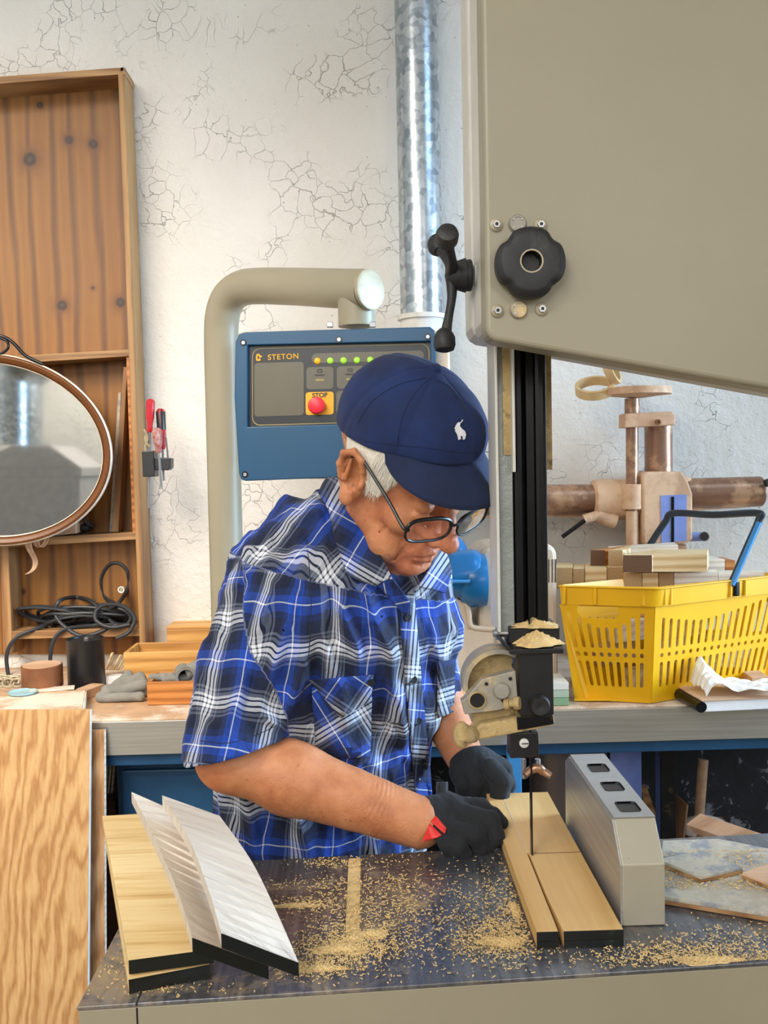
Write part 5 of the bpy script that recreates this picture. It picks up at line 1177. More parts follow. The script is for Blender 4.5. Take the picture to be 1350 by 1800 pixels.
o = mb.build('sawdust_flakes', 'sawdust'); tag(o, 'pale sawdust flakes and shavings scattered over the steel saw table', 'sawdust', kind='stuff')
mb = MB()
for k in range(900):
    p = G(rnd.uniform(1165, 1345), rnd.uniform(1495, 1625), TZ + .0098)
    if p.y < G(1165, 1571, TZ + .0096).y + (p.x - .31) * -.10 + .012: continue
    q = (p.x - .43) ** 2
    flake(p, .0028)
o = mb.build('board_shavings', 'sawdust'); tag(o, 'shavings scattered over the large dusty board right of the fence', 'sawdust', kind='stuff')

# ------------------------------------------------------------------ implicit-surface modeller
def V3(v): return np.array(v, dtype=np.float32)
def smin(a, b, k): h = np.clip(.5 + .5*(b-a)/k, 0, 1); return b*(1-h) + a*h - k*h*(1-h)
def smax(a, b, k): return -smin(-a, -b, k)
def cap(p, a, b, ra, rb):
    a, b = V3(a), V3(b); ba = b - a; t = np.clip(((p - a) @ ba) / float(ba @ ba), 0, 1)
    return np.linalg.norm(p - a - t[:, None]*ba, axis=1) - (ra + (rb - ra)*t)
def ell(p, c, r, R=None):
    q = p - V3(c)
    if R is not None: q = q @ R
    r = V3(r); k0 = np.linalg.norm(q / r, axis=1); k1 = np.linalg.norm(q / (r*r), axis=1) + 1e-9; return k0*(k0-1)/k1
def chain(p, pts, rs, k=.004):
    d = None
    for i in range(len(pts)-1):
        c = cap(p, pts[i], pts[i+1], rs[i], rs[i+1]); d = c if d is None else smin(d, c, k)
    return d
_nz = np.random.default_rng(3)
_W = [(_nz.normal(size=3), _nz.uniform(0, 6.28)) for _ in range(24)]
def wob(p, f, seed=0, n=6):
    s = 0
    for i in range(n):
        w_, ph = _W[(seed*5 + i) % 24]; s = s + np.sin((p @ V3(w_ / np.linalg.norm(w_))) * f * (1 + .23*i) + ph + seed)
    return s / n
def sdf_mesh(f, lo, hi, h, L=5, marg=1.6):
    lo = V3(lo); n0 = np.ceil((V3(hi) - lo) / (h * 2**L)).astype(int); g = np.stack(np.meshgrid(*[np.arange(k) for k in n0], indexing='ij'), -1).reshape(-1, 3)
    for l in range(L, 0, -1):
        s = h * 2**l; d = f((lo + (g + .5) * s).astype(np.float32)); g = g[np.abs(d) < .87*s*marg + h*1.5]
        o = np.array([(a, b, c) for a in (0, 1) for b in (0, 1) for c in (0, 1)]); g = (g[:, None, :]*2 + o[None]).reshape(-1, 3)
    K = 1 << 20
    enc = lambda q: (q[..., 0].astype(np.int64)*K + q[..., 1])*K + q[..., 2]
    o = np.array([(a, b, c) for a in (0, 1) for b in (0, 1) for c in (0, 1)])
    cor = (g[:, None, :] + o[None]); ck = enc(cor); uk, inv = np.unique(ck.ravel(), return_inverse=True)
    uc = np.stack([uk // (K*K), (uk // K) % K, uk % K], -1); D = f((lo + uc*h).astype(np.float32)); v = D[inv].reshape(-1, 8)
    act = (v.min(1) < 0) & (v.max(1) >= 0); g = g[act]; v = v[act]
    E_ = [(0,1),(2,3),(4,5),(6,7),(0,2),(1,3),(4,6),(5,7),(0,4),(1,5),(2,6),(3,7)]
    S = np.zeros((len(g), 3)); C_ = np.zeros(len(g))
    for a, b in E_:
        va, vb_ = v[:, a], v[:, b]; m_ = (va < 0) != (vb_ < 0); t = np.where(m_, va / np.where(m_, va - vb_, 1), 0)[:, None]
        S += np.where(m_[:, None], o[a] + (o[b] - o[a])*t, 0); C_ += m_
    vert = lo + (g + S / C_[:, None])*h; key = enc(g); od = np.argsort(key); sk = key[od]; F = []
    for ax in range(3):
        e = [4, 2, 1][ax]; m_ = (v[:, 0] < 0) != (v[:, e] < 0); b, c = [(1, 2), (2, 0), (0, 1)][ax]
        q = g[m_]; neg = v[m_, 0] < 0; ids = []
        ok = np.ones(len(q), bool)
        for db, dc in ((0, 0), (1, 0), (1, 1), (0, 1)):
            w_ = q.copy(); w_[:, b] -= db; w_[:, c] -= dc; kk = enc(w_); i = np.clip(np.searchsorted(sk, kk), 0, len(sk)-1); ok &= sk[i] == kk; ids.append(od[i])
        ids = np.stack(ids, 1); ids = np.where(neg[:, None], ids, ids[:, ::-1]); F.append(ids[ok])
    return vert, np.concatenate(F)
def sdf_obj(name, f, lo, hi, h, mat, parent, L=5, uv=None, marg=1.6, label=None, smooth=0):
    v, F = sdf_mesh(f, lo, hi, h, L, marg); org = np.array(wloc(parent)) if parent else np.zeros(3)
    me = bpy.data.meshes.new(name); me.vertices.add(len(v)); me.vertices.foreach_set('co', (v - org).astype(np.float32).ravel())
    me.loops.add(F.size); me.loops.foreach_set('vertex_index', F.ravel().astype(np.int32)); me.polygons.add(len(F))
    me.polygons.foreach_set('loop_start', (np.arange(len(F))*4).astype(np.int32)); me.polygons.foreach_set('loop_total', np.full(len(F), 4, np.int32)) if False else None
    me.polygons.foreach_set('use_smooth', np.ones(len(F), bool)); me.update(calc_edges=True); me.validate()
    me.materials.append(M[mat] if isinstance(mat, str) else mat)
    if uv is not None:
        a = me.attributes.new('puv', 'FLOAT_VECTOR', 'POINT'); u = uv(np.array(v)); a.data.foreach_set('vector', np.column_stack([u, np.zeros(len(u))]).astype(np.float32).ravel())
    o = bpy.data.objects.new(name, me); COL.objects.link(o)
    if parent: o.parent = parent
    if label: o['label'] = label
    if smooth: q = o.modifiers.new('sm', 'SMOOTH'); q.iterations = smooth; q.factor = .5
    return o
def hitsdf(f, pxs, y0, y1, n=160, off=0.0):
    """first meeting of sight lines with a surface"""
    D = np.array([ray(a, b)[:] for a, b in pxs], dtype=np.float64); D /= D[:, 1:2]; ys = np.linspace(y0, y1, n)
    O_ = np.array([0, 0, CAMZ]); Pn = O_ + D[:, None, :]*ys[None, :, None]; d = f(Pn.reshape(-1, 3).astype(np.float32)).reshape(len(pxs), n)
    out = []
    for i in range(len(pxs)):
        k = np.where(d[i] < off)[0]; y = ys[k[0]] if len(k) else (ys[d[i].argmin()])
        if len(k) and k[0] > 0: a, b = d[i, k[0]-1], d[i, k[0]]; y = ys[k[0]-1] + (ys[1]-ys[0])*(a-off)/(a-b+1e-12)
        out.append(Vector(O_ + D[i]*y))
    return out
def patch(f, quad, nu, nv, y0, y1, off, uvf=None):
    """grid of surface points filling a pixel quad"""
    (a, b, c, d) = quad; px = []
    for i in range(nv+1):
        for j in range(nu+1):
            u, v = j/nu, i/nv; x = (a[0]*(1-u)+b[0]*u)*(1-v) + (d[0]*(1-u)+c[0]*u)*v; y = (a[1]*(1-u)+b[1]*u)*(1-v) + (d[1]*(1-u)+c[1]*u)*v; px.append((x, y))
    h = hitsdf(f, px, y0, y1, off=off); return [h[i*(nu+1):(i+1)*(nu+1)] for i in range(nv+1)]
def setuv(o, uvf):
    w0 = np.array(wloc(o.parent)) if o.parent else np.array(o.location); n = len(o.data.vertices); co = np.empty(n*3, np.float32); o.data.vertices.foreach_get('co', co); co = co.reshape(-1, 3) + w0
    a = o.data.attributes.new('puv', 'FLOAT_VECTOR', 'POINT'); u = uvf(co); a.data.foreach_set('vector', np.column_stack([u, np.zeros(n)]).astype(np.float32).ravel())

# ------------------------------------------------------------------ the man
man = thing('person', (P(590, 1400, 1.40).x, 1.42, 0), 'elderly man in navy cap, glasses and blue plaid shirt feeding a board with gloved hands', 'person')
a_, b_, c_ = radians(43.4), radians(47.8), radians(-13.1)
HR = np.array((Matrix.Rotation(c_, 3, 'Y') @ Matrix.Rotation(a_, 3, 'Z') @ Matrix.Rotation(b_, 3, 'X')))
HY_ = 1.25; HO = np.array(P(704.7, 823, HY_))
def toh(p): return (p - V3(HO)) @ HR.astype(np.float32)      # room -> head space
def fromh(q): return HO + HR @ np.array(q)
def Pn(a, b, Y): return np.array(P(a, b, Y))
RX = lambda a: np.array(Matrix.Rotation(a, 3, 'X')); RY_ = lambda a: np.array(Matrix.Rotation(a, 3, 'Y')); RZ = lambda a: np.array(Matrix.Rotation(a, 3, 'Z'))
def head(q):
    """head in its own space: face towards -y, top +z"""
    m_ = q.copy(); m_[:, 0] = np.abs(m_[:, 0])          # mirrored copy for symmetric parts
    d = ell(q, (0, .018, .045), (.072, .094, .084))
    d = smin(d, ell(q, (0, -.028, -.022), (.056, .060, .078)), .03)
    d = smin(d, ell(q, (0, -.045, .045), (.056, .044, .045)), .02)                         # forehead
    d = smin(d, cap(m_, (.050, .004, -.055), (.014, -.078, -.100), .018, .016), .022)      # jaw
    d = smin(d, ell(q, (0, -.083, -.101), (.020, .016, .015)), .014)                       # chin
    d = smin(d, ell(m_, (.040, -.060, -.026), (.021, .022, .020)), .016)                   # cheek bone
    d = smin(d, ell(m_, (.038, -.050, -.078), (.020, .026, .026)), .014)                   # jowl
    d = smin(d, ell(q, (0, -.080, -.066), (.030, .022, .024)), .012)                       # mouth mound
    d = smin(d, cap(m_, (.010, -.090, .029), (.046, -.074, .026), .009, .008), .009)       # brow ridge
    d = smax(d, -ell(m_, (.032, -.101, .008), (.019, .020, .013)), .010)                   # orbit
    d = smin(d, ell(m_, (.031, -.0735, .008), (.0145, .0145, .0125)), .003)                # lowered lid over the eye
    d = smax(d, -cap(m_, (.018, -.0905, .001), (.045, -.0825, .001), .0012, .0012), .0025)  # lid slit
    d = smax(d, -cap(m_, (.018, -.091, .014), (.046, -.081, .016), .0012, .0012), .0035)   # lid crease
    d = smin(d, cap(m_, (.020, -.087, -.010), (.042, -.076, -.008), .0055, .004), .006)    # eye bag
    d = smax(d, -cap(m_, (.018, -.0935, -.017), (.044, -.0805, -.017), .0009, .0009), .004)
    d = smin(d, cap(q, (0, -.090, .012), (0, -.114, -.034), .0078, .0115), .008)           # nose ridge
    d = smin(d, ell(q, (0, -.115, -.037), (.0130, .0135, .0118)), .005)
    d = smin(d, ell(m_, (.0125, -.101, -.042), (.0072, .0095, .0075)), .004)               # wings
    d = smax(d, -ell(m_, (.0062, -.108, -.0495), (.0035, .005, .003)), .002)
    d = smax(d, -cap(m_, (.0205, -.098, -.036), (.0200, -.095, -.048), .0008, .0008), .003)
    d = smin(d, cap(m_, (0, -.1005, -.0655), (.022, -.0925, -.0685), .0046, .0024), .004)  # upper lip
    d = smin(d, cap(m_, (0, -.0995, -.0775), (.020, -.0920, -.0765), .0056, .0028), .004)  # lower lip
    d = smax(d, -cap(m_, (0, -.1065, -.0712), (.024, -.0955, -.0735), .0011, .0009), .0026)
    d = smax(d, -cap(m_, (.024, -.0955, -.0735), (.030, -.084, -.084), .0009, .0009), .005)
    d = smax(d, -cap(m_, (.019, -.099, -.038), (.033, -.0835, -.062), .0024, .0020), .007)  # nasolabial fold
    d = smax(d, -cap(m_, (.033, -.0835, -.062), (.037, -.071, -.090), .0018, .0012), .007)
    d = smax(d, -cap(m_, (.010, -.100, -.088), (.018, -.092, -.088), .0008, .0006), .006)
    for k in range(3):                                                                       # crow's feet, forehead, cheek creases
        d = smax(d, -cap(m_, (.052, -.068, .010 - .006*k), (.064, -.052, .016 - .013*k), .0004, .0003), .004)
        d = smax(d, -cap(m_, (.044 + .008*k, -.064 + .010*k, -.040), (.046 + .007*k, -.046 + .010*k, -.082), .0005, .0004), .005)
    # ears
    R = RZ(-.30) @ RX(-.14); e = ell(m_, (.077, .012, -.004), (.0065, .020, .036), R)
    e = smax(e, -ell(m_, (.0840, .010, -.001), (.0090, .0130, .023), R), .003)
    rim = None; pr = [(.083, -.004, .016), (.086, .002, .030), (.089, .016, .035), (.0905, .029, .024), (.089, .030, .006), (.086, .024, -.012)]
    rim = chain(m_, pr, [.0036, .0042, .0046, .0046, .0042, .0036], .003)
    e = smin(e, rim, .004); e = smin(e, ell(m_, (.0815, .006, -.033), (.0062, .0105, .0125)), .007)
    e = smin(e, cap(m_, (.086, .018, .020), (.085, .016, -.010), .0026, .0030), .0035)
    e = smin(e, ell(m_, (.0785, -.006, -.006), (.004, .0045, .0065)), .003)
    d = smin(d, e, .005)
    d = d - .0010*wob(q, 120, 1) - .0006*wob(q, 260, 2) - .0003*wob(q, 520, 3)
    return d
# body joints in the room
NB = Pn(640, 985, 1.345)
def body(p):
    d = head(toh(p))
    nk = cap(p, fromh((0, .028, -.035)), NB, .048, .054); nk = smin(nk, cap(p, fromh((0, -.030, -.085)), NB + np.array((.03, -.03, 0)), .026, .036), .02)
    d = smin(d, nk, .014)
    ch = ell(p, Pn(600, 1120, 1.38), (.12, .085, .17), RZ(radians(38))); d = smin(d, ch, .05)
    SR, ER, WR = Pn(475, 1000, 1.345), Pn(405, 1330, 1.236), Pn(738, 1446, 1.200)
    arm = smin(cap(p, SR, ER, .038, .042), smin(cap(p, ER, ER + (WR-ER)*.33, .0435, .0450), cap(p, ER + (WR-ER)*.33, WR, .0455, .0330), .02), .02)
    d = smin(d, cap(p, Pn(600, 1060, 1.38), SR, .06, .036), .04); d = smin(d, arm, .02)
    SL, EL, WL = Pn(735, 1020, 1.50), Pn(765, 1225, 1.47), Pn(824, 1345, 1.372)
    arm2 = smin(cap(p, SL, EL, .045, .038), cap(p, EL, WL, .040, .027), .02)
    d = smin(d, cap(p, Pn(620, 1060, 1.40), SL, .07, .045), .04); d = smin(d, arm2, .02)
    # wrist wrinkles and muscle relief
    t = np.clip(((p - V3(ER)) @ V3(WR-ER)) / float((WR-ER) @ (WR-ER)), 0, 1.1)
    d = d - np.where(t > 0, .0010*wob(p, 95, 3)*np.minimum(t*3, 1), 0) + .0007*np.exp(-((t-.80)/.07)**2)*np.sin(t*260 + 7*wob(p, 45, 2))*(t < 1)*(.5 + .9*wob(p, 70, 4))
    return d
bo = Vector(HO)
bm_obj = sdf_obj('body', body, (-.30, 1.05, .85), (.36, 1.62, 1.66), .0016, 'skin', man)

def skull(q):
    d = ell(q, (0, .018, .045), (.072, .094, .084)); d = smin(d, ell(q, (0, -.028, -.022), (.056, .060, .078)), .03)
    return d
def hair(p):
    q = toh(p); m_ = q.copy(); m_[:, 0] = np.abs(m_[:, 0]); d = skull(q) - np.interp(q[:, 1], [-.02, .02, .06], [.0085, .0065, -.001])
    front = (-(q[:, 1] + .046) + (q[:, 2] - .03) * -.42)            # behind the temple line
    low = np.where(q[:, 1] < .03, -(q[:, 2] + .012 + np.clip(q[:, 1] + .01, 0, 1) * .3), -(q[:, 2] + .022))
    d = smax(d, front, .006); d = smax(d, low, .006); d = smax(d, q[:, 2] - .085, .004)
    st = np.sin(q[:, 1]*1500 + 3*np.sin(q[:, 2]*90) + 2*np.sin(q[:, 1]*300))
    return d + .0006*st + .0006*wob(q, 260, 2)
hobj = sdf_obj('hair', hair, HO - .16, HO + .16, .0016, 'haircol', man, 4)
# loose strands
mb = MB()
for k in range(900):
    sd = -1 if k % 3 else 1; y_ = rnd.uniform(-.050, -.008); z_ = rnd.uniform(-.004, .058) ; q0 = Vector((sd*.075, y_, z_))
    # project outwards onto hair shell
    def onshell(q): 
        e = skull(np.array([q], dtype=np.float32))[0]; n = Vector((q.x, (q.y-.015)*.6, (q.z-.04)*.2)).normalized(); return q - n*(e - .0095)
    if y_ < -.046 + (z_-.03)*-.42 + .004: continue
    pts = []; q = q0; dy = rnd.uniform(-.25, .12)
    L_ = rnd.uniform(.012, .026)
    for i in range(4): pts.append(onshell(q0 + Vector((0, dy*L_*i/3, -L_*i/3))) + Vector((sd*.0006*i*rnd.random(), 0, 0)))
    w_ = Vector((0, .0005, 0)); rows = [[Vector(fromh(p_ - w_*(1-i/3.2))), Vector(fromh(p_ + w_*(1-i/3.2)))] for i, p_ in enumerate(pts)]
    mb.grid(rows)
mb.build('hair_strands', 'haircol', hobj)['kind'] = 'stuff'

# cap
CPL = lambda q: (q[:, 2] - (.050 - .34*q[:, 1]))/1.056
def capf(p):
    q = toh(p); d = ell(q, (0, .014, .052), (.083, .106, .098))
    d = smin(d, ell(q, (0, -.030, .085), (.060, .062, .052)), .02)
    # six panels and soft dents
    an = np.arctan2(q[:, 0], -(q[:, 1] - .01)); d = d + .0014*np.exp(-((np.abs(np.mod(an + pi/6, pi/3) - pi/6))/.06)**2)
    d = d + .0026*wob(q, 42, 1) + .0012*wob(q, 110, 2)
    d = smin(d, ell(q, (0, .012, .1515), (.0085, .0085, .0045)), .0015)
    return smax(d, -CPL(q) , .004)
cap_o = sdf_obj('cap', capf, HO - .19, HO + .19, .0018, 'navy', man, 4)
rows = []; under = []
for i in range(41):
    ph = radians(-72 + 144*i/40); w_ = max(0.0, cos(ph*90/72*.985))**.42; r = []
    bx, by = .080*sin(ph), .014 - .103*cos(ph); bz = .050 - .34*by + .002
    for k in range(9):
        t = k/8; ex = .052*w_*t; dr_ = .040*w_*t + .004*w_*sin(t*pi) * 0 + .010*abs(sin(ph))**2*t*w_
        q = (bx + sin(ph)*.40*ex, by - ex + .0, bz - dr_ + .006*w_*sin(t*pi*.5))
        r.append(Vector(fromh(q)))
    rows.append(r)
brim = MB().grid(rows).build('brim', 'navyb', cap_o, solid=.003, off=0)
def seam(px, name, mat, f, par, r=.0005, off=.0003, y0=1.05, y1=1.4):
    pts = hitsdf(f, [(p.x, p.y) for p in bez([(a, b, 0) for a, b in px], 30)], y0, y1, off=off)
    return MB().tube(pts, r, 6).build(name, mat, par)
for s_ in ([(756, 664), (735, 684), (712, 720), (702, 755), (698, 783)], [(762, 664), (795, 684), (816, 720), (822, 755), (820, 788)], [(750, 664), (700, 676), (655, 705), (628, 745)]):
    seam(s_, 'stitched_seam', 'navyb', capf, cap_o)
seam([(614, 766), (650, 776), (700, 782), (760, 788), (820, 796), (862, 794)], 'band_stitching', 'navyb', capf, cap_o)
lg = [(803, 745), (806, 742), (809, 744), (808, 749), (812, 754), (817, 758), (819, 764), (817, 772), (814, 773), (813, 767), (809, 766), (810, 772), (806, 773), (804, 764), (800, 757), (801, 753), (799, 754), (801, 749)]
hp = hitsdf(capf, lg, 1.05, 1.4, off=.0016)
def fillpoly(pts): return MB().add(pts, [tuple(range(len(pts)))])
fillpoly(hp).build('embroidered_logo', 'white', cap_o, solid=.0012, off=0)
MB().tube(hitsdf(capf, [(808, 744), (812, 741), (813, 738)], 1.05, 1.4, off=.002), .0006, 6).build('embroidered_mallet', 'white', cap_o)

# glasses
gl = MB(); lenses = []
def gy(x): return -.1195 + .19*max(0, abs(x) - .012)
def rimpts(cx, n=44):
    out = []
    for i in range(n):
        t = 2*pi*i/n; c, s = cos(t), sin(t); x = cx + .0360*(abs(c)**.62)*(1 if c > 0 else -1); z = -.001 - .05*x + .0168*(abs(s)**.72)*(1 if s > 0 else -1)*(1.0 if s < 0 else .92)
        out.append((x, gy(x) + .18*(z+.003), z))
    return out
gobj = None
for cx in (-.0555, .0290):
    rp = [Vector(fromh(q)) for q in rimpts(cx)]; gl.tube(rp, .0018, 8, closed=True); lenses.append((cx, rp))
    # thicker upper rim
    up = rp[1:22]; gl.tube(up, .0026, 8)
gl.tube([Vector(fromh(q)) for q in ((-.020, -.1195, .005), (-.016, -.122, .008), (-.011, -.122, .008), (-.006, -.1195, .005))], .0019, 8)
for sd, ex in ((-1, -.0905), (1, .0655)):
    gl.tube(bez([Vector(fromh(q)) for q in ((ex - sd*.002, gy(ex), .006), (ex + sd*.004, gy(ex) + .006, .008), (ex*.55 + sd*.040, -.06, .018), (sd*.0835, -.005, .029), (sd*.083, .012, .030), (sd*.080, .028, .012))], 30), .0023, 8)
gobj = gl.build('glasses', 'frame', man)
for cx, rp in lenses:
    c = sum(rp, Vector())/len(rp); MB().add(rp + [c], [(i, (i+1) % len(rp), len(rp)) for i in range(len(rp))]).build('lens', 'lens', gobj)

# shirt
SEC = [(1780, 560, .190, .124, 1.415), (1640, 562, .186, .118, 1.412), (1520, 568, .182, .112, 1.410), (1400, 566, .184, .115, 1.405), (1300, 582, .187, .118, 1.395), (1200, 606, .189, .122, 1.375), (1110, 618, .186, .120, 1.360), (1030, 618, .172, .108, 1.365), (965, 610, .140, .088, 1.372), (905, 604, .085, .066, 1.385)]
_s = sorted([(P(x, y, Y).z, P(x, y, Y).x, Y, a, b) for y, x, a, b, Y in SEC]); _s = np.array(_s)
TYAW = radians(38); ct, st_ = cos(TYAW), sin(TYAW)
def tl(p):
    z = p[:, 2]; cx, cy = np.interp(z, _s[:, 0], _s[:, 1]), np.interp(z, _s[:, 0], _s[:, 2]); a, b = np.interp(z, _s[:, 0], _s[:, 3]), np.interp(z, _s[:, 0], _s[:, 4])
    x, y = p[:, 0] - cx, p[:, 1] - cy; return x*ct + y*st_, -x*st_ + y*ct, a, b
SR, SH = Pn(474, 1000, 1.345), Pn(414, 1312, 1.238); SL, SLH = Pn(733, 1025, 1.50), Pn(742, 1232, 1.465)
def camxy(p):
    q = p - V3((0, 0, CAMZ)); z = q @ V3(_f); return 675 + FPX*(q @ V3(_r2))/z, 900 - FPX*(q @ V3(_u2))/z
FOLD = [((643, 1025), (660, 1090), .008, .007), ((660, 1090), (688, 1150), .009, .008), ((688, 1150), (692, 1290), .008, .005), ((605, 1075), (630, 1150), .009, .006), ((575, 1010), (590, 1120), .010, -.004),
        ((501, 1105), (459, 1237), .009, .006), ((536, 1170), (505, 1262), .008, .006), ((480, 1030), (440, 1130), .012, .004), ((400, 1100), (372, 1230), .010, -.004), ((430, 1190), (395, 1290), .009, .005), ((460, 1255), (490, 1275), .007, .005),
        ((590, 1300), (660, 1345), .010, .006), ((600, 1205), (605, 1270), .009, .008), ((640, 1310), (600, 1420), .012, .005), ((430, 1400), (450, 1500), .012, .006), ((520, 1420), (540, 1510), .012, .006), ((650, 1390), (640, 1500), .012, -.005),
        ((480, 925), (560, 900), .010, .004), ((455, 975), (545, 950), .010, -.003), ((765, 1060), (775, 1200), .010, .004), ((700, 1210), (715, 1330), .008, .006), ((400, 1040), (430, 1010), .008, .004), ((560, 1130), (548, 1260), .010, -.006)]
def folds(p):
    x, y = camxy(p); s = 0
    for (x0, y0), (x1, y1), w_, am in FOLD:
        dx, dy = x1-x0, y1-y0; L2 = dx*dx+dy*dy; am = am*2.1; t = np.clip(((x-x0)*dx + (y-y0)*dy)/L2, 0, 1); d2 = ((x-x0-t*dx)**2 + (y-y0-t*dy)**2)/(1240*w_)**2
        s = s + am*np.exp(-d2)*(.35 + .65*np.sin(pi*np.clip(((x-x0)*dx + (y-y0)*dy)/L2, .12, .88)))
    return s
HEMN = np.array((.20, -.06, -.975)); HEMN = HEMN/np.linalg.norm(HEMN)
def sleeveR(p):
    c = cap(p, SR, SH, .062, .0685); ax = SH - SR
    # slightly flattened, boxy cuff
    return c
def tors(p):
    x, y, a, b = tl(p); k = np.sqrt((x/a)**2 + (y/b)**2) + 1e-6; g = np.sqrt((x/a**2)**2 + (y/b**2)**2) + 1e-6; d = k*(k-1)/g
    d = smax(d, p[:, 2] - _s[-1, 0] - .01, .03)
    d = smin(d, cap(p, Pn(600, 925, 1.39), Pn(476, 985, 1.35), .052, .054), .05)
    d = smin(d, cap(p, Pn(612, 925, 1.40), Pn(730, 1010, 1.495), .05, .052), .05)
    return d
def shirt(p):
    q = p + V3((0, 0, 0)); dT = tors(p)
    fo = folds(p); lf = .013*wob(p*V3((1, 1, .35)), 42, 1) + .0075*wob(p*V3((1, 1, .5)), 95, 2) + .003*wob(p, 170, 3)
    dT = dT - fo - lf
    cut = (p - V3(SH)) @ V3(HEMN)
    dS = smax(cap(p, SR, SH + (SH-SR)*.3, .061, .073) - fo - lf, cut - .0, .004)
    inner = cap(p, SH - (SH-SR)*.22, SH + (SH-SR)*.4, .050, .068); dS = smax(dS, -inner, .003)
    d = smin(dT, dS, .014)
    cL = (p - V3(SLH)) @ V3((.05, -.1, -.99)); dL = smax(cap(p, SL, SLH + (SLH-SL)*.3, .058, .062) - lf, cL, .004); dL = smax(dL, -cap(p, SLH - (SLH-SL)*.3, SLH + (SLH-SL)*.5, .050, .056), .003)
    d = smin(d, dL, .014)
    d = smax(d, _s[0, 0] + .04 - p[:, 2], .01)
    # opening round the neck
    nk = cap(p, fromh((0, .02, -.03)), NB + np.array((.015, -.02, .004)), .058, .046); d = smax(d, -nk, .008)
    return d
def shuv(p):
    p = p.astype(np.float64); p32 = p.astype(np.float32); x, y, a, b = tl(p32); th_ = np.arctan2(x/a, -y/b); z = p[:, 2]
    w1 = .012*wob(p32, 14, 2)
    fo = folds(p32); w1 = w1 + fo*.55 + .006*wob(p32, 60, 3)
    u = th_*.155/.098 + w1/.09 + .06; v = (z + .10*x + w1)/.112 + .30
    ax = (SH - SR); L_ = np.linalg.norm(ax); ax = ax/L_; r = p - SR; t = r @ ax; e1 = np.cross(ax, (0, -1, 0)); e1 /= np.linalg.norm(e1); e2 = np.cross(ax, e1); an = np.arctan2(r @ e1, -(r @ e2) if (np.cross(ax, e1) @ np.array((0, 1, 0))) > 0 else r @ e2)
    us, vs2 = an*.072/.098 + .55 + w1*3, t/.112 + .1 + w1*4
    dT, dS = tors(p32), cap(p32, SR, SH + (SH-SR)*.3, .061, .073); sl = (dS < dT - .002) & (t > .0) & (t < L_ + .035)
    yk = (~sl) & (z > P(520, 985, 1.36).z - (p[:, 0] + .14)*.25) ; uy = (x*.82 + y*.55)/.10 + .3; vy = (y*.85 - x*.5 + z*.7)/.112
    u = np.where(sl, us, np.where(yk, uy, u)); v = np.where(sl, vs2, np.where(yk, vy, v)); return np.column_stack([u, v])
shirt_o = sdf_obj('shirt', shirt, (-.36, 1.10, .70), (.30, 1.66, 1.50), .0023, 'plaid', man, 5, shuv)
# placket, buttons, pockets
def spatch(quad, nu, nv, off, name, th_=.0018, uvf=shuv, par=None):
    o = MB().grid(patch(shirt, quad, nu, nv, 1.05, 1.6, off)).build(name, 'plaid', par or shirt_o, solid=th_, off=0); setuv(o, uvf); return o
def uvrot(ang, sc=1.0, o=(0, 0)):
    def f(p):
        x, y = camxy(p.astype(np.float32)); x, y = x/1240, -y/1240; return np.column_stack([(x*cos(ang) + y*sin(ang))/.098*sc + o[0], (-x*sin(ang) + y*cos(ang))/.112*sc + o[1]])
    return f
spatch([(700, 1048), (727, 1040), (741, 1200), (713, 1205)], 4, 24, .0022, 'placket', uvf=uvrot(-.08, 1, (.35, 0)))
spatch([(713, 1205), (741, 1200), (768, 1480), (738, 1484)], 4, 36, .0022, 'placket', uvf=uvrot(-.08, 1, (.35, 0)))
pk = spatch([(548, 1208), (655, 1196), (650, 1330), (556, 1335)], 12, 14, .003, 'chest_pocket', uvf=uvrot(.55))
spatch([(543, 1196), (656, 1186), (652, 1232), (600, 1262)], 12, 6, .0065, 'pocket_flap', uvf=uvrot(-.6), par=pk)
spatch([(768, 1165), (800, 1158), (797, 1252), (770, 1262)], 5, 10, .004, 'far_pocket', uvf=uvrot(.3))
for a, b in ((716, 1085), (727, 1195), (735, 1268), (743, 1340), (750, 1412)):
    c = hitsdf(shirt, [(a, b)], 1.05, 1.6, off=.0035)[0]; n = Vector((.55, -.83, 0)); bt = MB().rev(c, n, [(0, .0052), (.0012, .0056), (.002, .0052), (.002, .004), (.0014, .0035)], 20).build('button', 'displaydark', shirt_o)
c = hitsdf(shirt, [(652, 1200)], 1.05, 1.6, off=.008)[0]; MB().rev(c, (.4, -.9, 0), [(0, .005), (.002, .005), (.002, .003)], 18).build('button', 'displaydark', shirt_o)
# stitched seams: armhole, hem
for s_ in ([(536, 930), (543, 990), (547, 1056), (545, 1117), (538, 1190), (522, 1262)], [(352, 1302), (400, 1306), (450, 1292), (492, 1272)]):
    seam(s_, 'stitching', 'denim', shirt, shirt_o, .0005, .0002, 1.1, 1.6)
